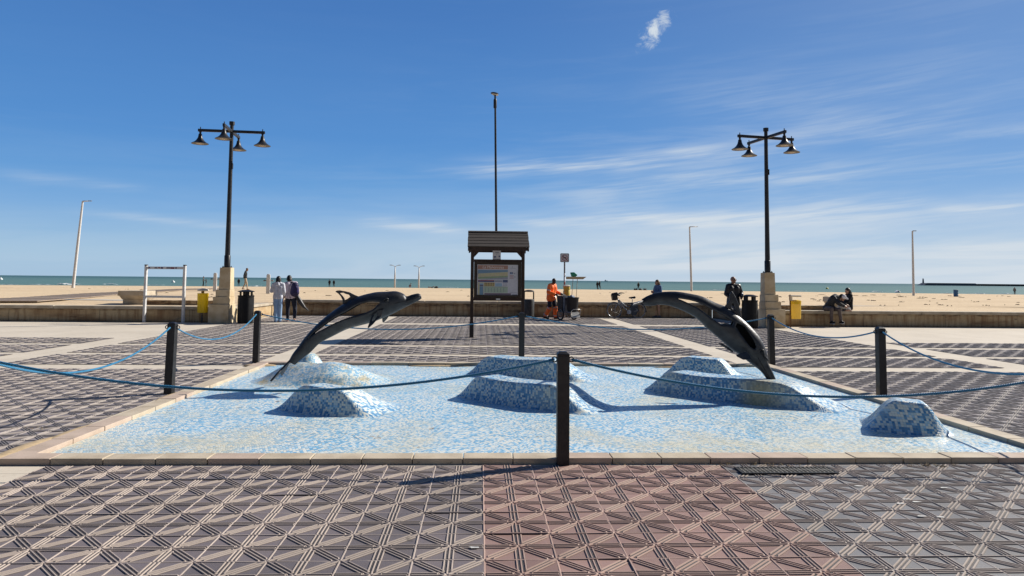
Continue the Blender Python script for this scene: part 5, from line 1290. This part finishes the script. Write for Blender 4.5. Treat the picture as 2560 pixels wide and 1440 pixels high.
# --- people out on the beach
BEIGE = cloth('beige_trousers', (.50, .40, .29)); DARK = cloth('dark_far_coat', (.018, .018, .022)); DK2 = cloth('dark_far_trousers', (.025, .028, .04)); RED = cloth('faded_red', (.22, .05, .05)); GREYF = cloth('grey_far', (.16, .16, .17)); DK3 = cloth('dark_green_coat', (.022, .03, .026))
def beach_person(label, px, pyb, Y, rz, P, top, legs, height=1.72, **kw):
    p = at(px, pyb, Y); return person(label, (p.x, Y, float(sand_z(p.x, Y)) + .02), rz, P, height, kw.pop('skin_m', SKIN_T), top, legs, kw.pop('shoes', None), kw.pop('hair', 'short'), far=kw.pop('far', True), hands=False, **kw)
beach_person('person in a black jacket and beige trousers striding on the sand', 613, 722, 56, D2R(-78), {**deg_pose(.20, .12, .04), 'head': (0, .10, 1.61), 'look': (0, 1, -.5), 'wrL': (-.16, -.10, .95), 'wrR': (.16, -.10, .95), 'elL': (-.25, -.08, 1.14), 'elR': (.25, -.08, 1.14)}, BLACKC, BEIGE, 1.74, hair_m=HAIR_BR, vox=.014, far=True)
beach_person('person in a dark top carrying something, far off left of the lamp pedestal', 508, 714.5, 125, D2R(-70), {**deg_pose(.08), 'elL': (-.24, .08, 1.12), 'wrL': (-.12, .32, 1.1), 'elR': (.24, .08, 1.12), 'wrR': (.12, .34, 1.05)}, GREYF, DK2, 1.75)
beach_person('child in dark clothes held beside the person left of the lamp pedestal', 515, 714.5, 125, D2R(100), {**deg_pose(.06)}, DARK, GREYF, 1.28)
beach_person('lone person in dark clothes far off beside the left lamp pedestal', 596.5, 715.5, 150, D2R(15), deg_pose(.10, .05), DARK, DK2, 1.72)
beach_person('person in a long dark coat at the shoreline, left one of a pair', 823.5, 716, 156, D2R(5), deg_pose(.05), DARK, DARK, 1.70, top_drop=.25, group='dark pair at the shoreline')
beach_person('person in a dark hooded coat at the shoreline, right one of a pair', 834.5, 716, 156, D2R(-10), deg_pose(.10), DARK, DK2, 1.64, top_drop=.15, hood=True, group='dark pair at the shoreline')
beach_person('small person crouching on the sand between the twin arm lamp posts', 1024, 717, 150, D2R(-90), dict(pelvis=(0, -.1, .35), hipL=(-.1, -.08, .34), hipR=(.1, -.08, .34), knL=(-.12, .25, .5), knR=(.12, .25, .5), anL=(-.1, .05, .085), anR=(.1, .05, .085), waist=(0, -.02, .5), chest=(0, .12, .68), neck=(0, .24, .82), head=(0, .30, .96), shL=(-.17, .18, .78), shR=(.17, .18, .78), elL=(-.2, .3, .5), elR=(.2, .3, .5), wrL=(-.15, .4, .25), wrR=(.15, .4, .25)), GREYF, RED, 1.6)
beach_person('person lying on the sand sunbathing, right of the twin arm lamp posts', 1080, 718, 140, D2R(90), dict(pelvis=(0, 0, .12), hipL=(-.1, 0, .12), hipR=(.1, 0, .12), knL=(-.12, -.42, .38), knR=(.12, -.42, .36), anL=(-.1, -.62, .09), anR=(.1, -.62, .09), waist=(0, .15, .13), chest=(0, .38, .15), neck=(0, .58, .17), head=(0, .72, .22), shL=(-.17, .52, .16), shR=(.17, .52, .16), elL=(-.3, .35, .12), elR=(.3, .35, .12), wrL=(-.28, .1, .1), wrR=(.28, .1, .1), look=(0, .3, 1)), None, DARK, 1.7, leg_len=.3)
beach_person('person walking in dark clothes, left one of the pair beyond the cart', 1493.5, 723, 140, D2R(20), deg_pose(.12), DARK, DK2, 1.66, group='pair walking beyond the cart')
beach_person('person striding in dark clothes, right one of the pair beyond the cart', 1499, 723, 140, D2R(-60), deg_pose(.24, .1), DARK, DK2, 1.72, group='pair walking beyond the cart')
beach_person('person in a dark green coat standing among dark bags near the shore', 1596, 723.5, 140, D2R(150), deg_pose(.07), DK3, DK2, 1.55)
beach_person('person in black standing beyond the woman with long brown hair', 1648, 725, 135, D2R(30), deg_pose(.06), DARK, DK2, 1.45, hood=True)
beach_person('lone person in grey with a bag standing by the water at the far right', 2537, 741, 150, D2R(160), deg_pose(.10, .05), GREYF, DK2, 1.62)
for (lab, px, py, rx) in (('dark bag heap on the sand at the feet of the green coated person', 1604, 724, .55), ('small dark bag on the sand right of the green coated person', 1613, 724.4, .28), ('low dark bundle on the sand left of the green coated person', 1589, 723.8, .3), ('dark bundle on the sand beside the sunbather', 1091, 717.8, .4)):
    p = at(px, py, 140); g = MB()
    for i in range(5): g.ball((random.uniform(-rx, rx), random.uniform(-.2, .2), .10), (random.uniform(.2, .4) * rx * 1.4, .25, random.uniform(.18, .36)), 8)
    o = skin(g, 'beach_bag', BLACKC, None, .06); o.location = (p.x, 140, float(sand_z(p.x, 140))); tag(o, lab, 'bag', 'bags lying on the beach')

# ================================================================== BICYCLE
SILV = mat('bike_silver', (.30, .33, .37), .35, .15, 20., 0, 0, .6); TYRE = mat('bike_tyre', (.13, .135, .145), .7, .15, 20.); RIM = mat('bike_rim', (.42, .43, .45), .35, .1, 20., 0, 0, .7); BBLK = mat('bike_black', (.012, .012, .013), .5, .2, 20.)
fw, rw = at(1535.5, 774, 30.62), at(1595, 775, 30.66); R_ = .335
BK = thing('bicycle', 'silver step through city bicycle with a black front basket leaning on the wall', 'bicycle', ((fw.x + rw.x) / 2, 30.60 + (fw.x + rw.x) / 2 * math.tan(YAW) * 0 , 0), YAW); BK.rotation_euler = (D2R(-5), 0, YAW)
hb = (rw.x - fw.x) / 2
for sx in (-1, 1):
    c = Vector((sx * hb, 0, R_)); g = MB(); circ = lambda r, n=40: [(c.x + r * math.cos(2 * math.pi * i / n), 0, c.z + r * math.sin(2 * math.pi * i / n)) for i in range(n)]
    g.tube(circ(R_ - .018), .018, 8, closed=True); W_ = g.build('wheel', TYRE, BK, smooth=True)
    g = MB(); g.tube(circ(R_ - .042), .011, 6, closed=True); g.build('rim', RIM, W_, smooth=True)
    g = MB()
    for i in range(18): a = 2 * math.pi * i / 18; g.tube([(c.x + .02 * math.cos(a + 1), (-1) ** i * .02, c.z + .02 * math.sin(a + 1)), (c.x + (R_ - .045) * math.cos(a), 0, c.z + (R_ - .045) * math.sin(a))], .0022, 4)
    g.build('spokes', RIM, W_, smooth=True); W_['kind'] = 'thing'
    g = MB(); g.tube([(c.x, -.05, c.z), (c.x, .05, c.z)], .028, 10); g.build('hub', BBLK, W_, smooth=True)
    a0, a1 = (20, 150) if sx < 0 else (-10, 190)
    g = MB(); g.tube([(c.x + (R_ + .02) * math.cos(D2R(a)), 0, c.z + (R_ + .02) * math.sin(D2R(a))) for a in range(a0, a1, 8)], .024, 6, sq=.4); g.build('mudguard', SILV if sx < 0 else BBLK, BK, smooth=True)
hx, hz = -.335, .78; bb = (.12, .27)
g = MB(); g.tube([(hx - .02, 0, hz + .06), (hx + .02, 0, hz - .10)], .028, 10)
g.tube([(hx + .01, 0, hz - .03), (hx + .14, 0, .60), (hx + .26, 0, .44), (bb[0], 0, bb[1])], .028, 10); g.tube([(hx + .02, 0, hz + .02), (hx + .17, 0, .66), (hx + .34, 0, .52), (.205, 0, .46)], .018, 8)
g.tube([(bb[0], 0, bb[1]), (.205, 0, .46), (.265, 0, .68)], .024, 10)
for sy in (-.06, .06): g.tube([(bb[0], sy * .5, bb[1]), (hb, sy, R_)], .012, 8); g.tube([(.235, sy * .4, .58), (hb, sy, R_)], .011, 8)
g.build('frame', SILV, BK, smooth=True)
g = MB()
for sy in (-.05, .05): g.tube([(hx + .03, sy, hz - .12), (-hb + .09, sy, R_ + .20), (-hb, sy, R_)], .013, 8)
g.build('fork', SILV, BK, smooth=True)
g = MB(); g.tube([(hx - .02, 0, hz + .05), (hx - .08, 0, 1.0)], .016, 8); g.tube([(-.36, -.28, 1.06), (-.30, -.27, 1.08), (hx - .06, -.10, 1.04), (hx - .08, 0, 1.03), (hx - .06, .10, 1.04), (-.30, .27, 1.08), (-.18, .28, 1.07)], .013, 8); g.build('handlebar', BBLK, BK, smooth=True)
for sy in (-1, 1): g = MB(); g.tube([(-.30, sy * .27, 1.08), (-.12, sy * .29, 1.065)], .019, 8); g.build('grip', BBLK, BK, smooth=True)
g = MB(); g.tube([(.265, 0, .66), (.29, 0, .86)], .014, 8); g.build('seat_post', RIM, BK, smooth=True)
g = MB(); capsule(g, (.14, 0, .885), (.27, 0, .885), .025, .05); capsule(g, (.27, -.05, .885), (.37, -.06, .90), .045, .05); capsule(g, (.27, .05, .885), (.37, .06, .90), .045, .05); skin(g, 'saddle', BBLK, BK, .012, 3)
g = MB(); g.frustum((-.50, 0, .77), (.19, .26), (.25, .32), .22); g.build('basket', BBLK, BK, bevel=.02)
g = MB(); capsule(g, (-.56, 0, 1.0), (-.40, 0, 1.05), .09, .075); capsule(g, (-.40, 0, 1.05), (-.28, 0, .99), .07, .04); skin(g, 'basket_cover', BBLK, BK, .014, 3)
g = MB(); g.plate([(hb + .0 - .02, -.05, R_ + .30), (hb - .24, -.05, R_ + .33), (hb - .33, -.05, R_ + .22), (hb - .34, -.05, R_ - .02), (hb - .24, -.05, R_ - .20), (hb - .10, -.05, R_ - .20), (hb + .0, -.05, R_)], [], .012, (0, 1, 0)); g.build('skirt_guard', mat('skirt_guard', (.05, .062, .078), .5, .2, 8.), BK, bevel=.003)
g = MB(); g.tube([(.10, -.09, .95 * R_ + .32), (.62, -.09, .66)], .012, 6); g.tube([(.10, .09, .95 * R_ + .32), (.62, .09, .66)], .012, 6); g.box((.42, 0, .655), (.42, .14, .02)); g.build('rear_rack', BBLK, BK)
g = MB(); g.tube([(bb[0], -.06, bb[1]), (bb[0] - .12, -.07, bb[1] - .10)], .012, 8); g.tube([(bb[0], .06, bb[1]), (bb[0] + .12, .07, bb[1] + .10)], .012, 8); g.lathe([(.09, -.01), (.09, .01)], (bb[0], -.05, bb[1]), 20, R=Matrix.Rotation(math.pi / 2, 3, 'X')); g.build('crank', RIM, BK, smooth=True, auto=40)
for sg, y, z in ((-1, -.11, bb[1] - .10), (1, .11, bb[1] + .10)): g = MB(); g.box((bb[0] + sg * .12, y, z), (.10, .08, .025)); g.build('pedal', BBLK, BK, bevel=.005)

# ================================================================== SWEEPER CART
cp = at(1418, 801, 28.75); CH = D2R(-150)
C = thing('sweeper_cart', 'sweeper cart with two black bins, bicycle wheels and a chrome front hoop', 'cart', (cp.x, 28.75, 0), CH)
CHR = mat('chrome_tube', (.42, .40, .37), .34, .1, 20., 0, 0, .8); CBLK = mat('cart_bin_black', (.014, .014, .018), .5, .3, 8.); CGRY = mat('cart_box_grey', (.14, .15, .18), .5, .2, 8.)
Rw = .245
for sx in (-1, 1):
    c = Vector((sx * .33, 0, Rw)); circ = lambda r, n=32: [(c.x, c.y + r * math.cos(2 * math.pi * i / n), c.z + r * math.sin(2 * math.pi * i / n)) for i in range(n)]
    g = MB(); g.tube(circ(Rw - .028), .028, 8, closed=True); W_ = g.build('wheel', mat('cart_tyre', (.012, .012, .012), .7), C, smooth=True)
    g = MB(); g.tube(circ(Rw - .062), .012, 6, closed=True)
    for i in range(12): a = 2 * math.pi * i / 12; g.tube([tuple(c), (c.x, c.y + (Rw - .06) * math.cos(a), c.z + (Rw - .06) * math.sin(a))], .004, 4)
    g.build('rim', CHR, W_, smooth=True)
g = MB(); g.tube([(-.33, 0, Rw), (.33, 0, Rw)], .018, 8); g.box((0, .05, .33), (.46, .86, .05)); g.build('chassis', CGRY, C)
g = MB(); g.lathe([(.0, .36), (.19, .36), (.205, .40), (.255, .88), (.275, .90), (.275, .93), (.24, .93), (.2, .60), (0, .6)], (-.04, .30, 0), 28); g.build('front_bin', CBLK, C, smooth=True, auto=40)
g = MB(); g.frustum((0, -.27, .36), (.36, .34), (.42, .40), .62); g.build('rear_bin', CBLK, C, bevel=.02)
g = MB(); g.frustum((0, -.02, .36), (.30, .14), (.34, .16), .58); g.build('tool_box', CGRY, C, bevel=.01)
g = MB(); capsule(g, (-.12, .25, .93), (.05, .36, .95), .07, .08); capsule(g, (-.02, .22, .95), (.12, .3, .93), .06, .07); skin(g, 'rubbish_bag', mat('bag_blue_black', (.02, .025, .05), .3, .5, 9., .01, 24., col2=(.25, .28, .36)), C, .016, 2)
g = MB(); g.tube([(-.22, .46, .12), (-.22, .60, .30), (-.22, .62, .40), (-.16, .66, .46), (.16, .66, .46), (.22, .62, .40), (.22, .60, .30), (.22, .46, .12)], .017, 8); g.tube([(-.22, .46, .12), (-.22, .2, .31)], .014, 8); g.tube([(.22, .46, .12), (.22, .2, .31)], .014, 8); g.build('front_hoop', CHR, C, smooth=True)
g = MB(); g.box((0, .56, .24), (.42, .02, .2), R=Matrix.Rotation(D2R(20), 3, 'X')); g.box((0, .6, .13), (.36, .16, .015)); g.build('front_plate', CHR, C, bevel=.003)
g = MB(); g.tube([(-.21, -.42, .40), (-.21, -.56, .98), (-.21, -.66, 1.02), (.21, -.66, 1.02), (.21, -.56, .98), (.21, -.42, .40)], .015, 8); g.build('push_handle', CHR, C, smooth=True)
br = thing('broom', 'wide pale broom standing head up in the sweeper cart', 'broom', (cp.x + .06, 28.62, .5), D2R(4))
z0_ = at(1440, 697, 28.6).z - .5
STICK = mat('broom_stick', (.30, .24, .17), .6, .2, 20.)
for x in (.16, .34): g = MB(); g.tube([(x - .08, 0, 0), (x, 0, z0_ + .02)], .011, 8); g.build('stick', STICK, br, smooth=True)
g = MB(); g.add([(-.12, -.05, z0_ - .02), (.56, -.05, z0_ - .02), (.70, -.05, z0_ + .085), (-.12, -.05, z0_ + .085), (-.12, .05, z0_ - .02), (.56, .05, z0_ - .02), (.70, .05, z0_ + .085), (-.12, .05, z0_ + .085)], [(0, 1, 2, 3), (5, 4, 7, 6), (3, 2, 6, 7), (0, 4, 5, 1), (0, 3, 7, 4), (1, 5, 6, 2)])
g.build('broom_head', mat('palm_straw', (.62, .47, .29), .8, .3, 40., .004, 80., col2=(.44, .31, .17)), br, bevel=.006)
gb = thing('green_scoop', 'green rubber scoop resting on top of the pale broom', 'scoop', (cp.x + .06 + .17, 28.62, .5 + z0_ + .085), 0)
g = MB(); g.add([(-.08, -.08, 0), (.10, -.08, 0), (.10, .08, 0), (-.08, .08, 0), (-.13, -.10, .17), (.03, -.11, .18), (.17, -.09, .07), (.17, .09, .07), (.03, .11, .18), (-.13, .10, .17)], [(0, 3, 2, 1), (0, 1, 6, 5, 4), (3, 9, 8, 7, 2), (1, 2, 7, 6), (0, 4, 9, 3), (4, 5, 8, 9), (5, 6, 7, 8)])
g.build('scoop_body', mat('green_rubber', (.02, .27, .17), .5, .15, 8.), gb, bevel=.025, smooth=True)
tl = thing('hand_tool', 'pale flat hand tool lying across the rear bin of the cart', 'tool', (cp.x - .14, 28.85, 1.0), D2R(15))
g = MB(); g.box((0, 0, .03), (.30, .09, .025), R=Matrix.Rotation(D2R(28), 3, 'Y')); g.build('blade', mat('tool_white', (.66, .64, .6), .5), tl, bevel=.004)

# ------------------------------------------------------------------ turn modifier surfaces and lettering into plain meshes
bpy.context.view_layer.update()
dg = bpy.context.evaluated_depsgraph_get()
for o in PENDING:
    mts = list(o.data.materials); me = bpy.data.meshes.new_from_object(o.evaluated_get(dg)); me.name = o.name
    me.materials.clear()
    for q in mts: me.materials.append(q)
    me.polygons.foreach_set('material_index', [0] * len(me.polygons)); me.polygons.foreach_set('use_smooth', [True] * len(me.polygons))
    o.modifiers.clear(); o.data = me
for o in TEXTS:
    me = bpy.data.meshes.new_from_object(o.evaluated_get(dg)); n = bpy.data.objects.new('title_lettering', me); COL.objects.link(n)
    n.parent = o.parent; n.location = o.location; n.rotation_euler = o.rotation_euler; nm = o.name
    bpy.data.objects.remove(o); n.name = nm
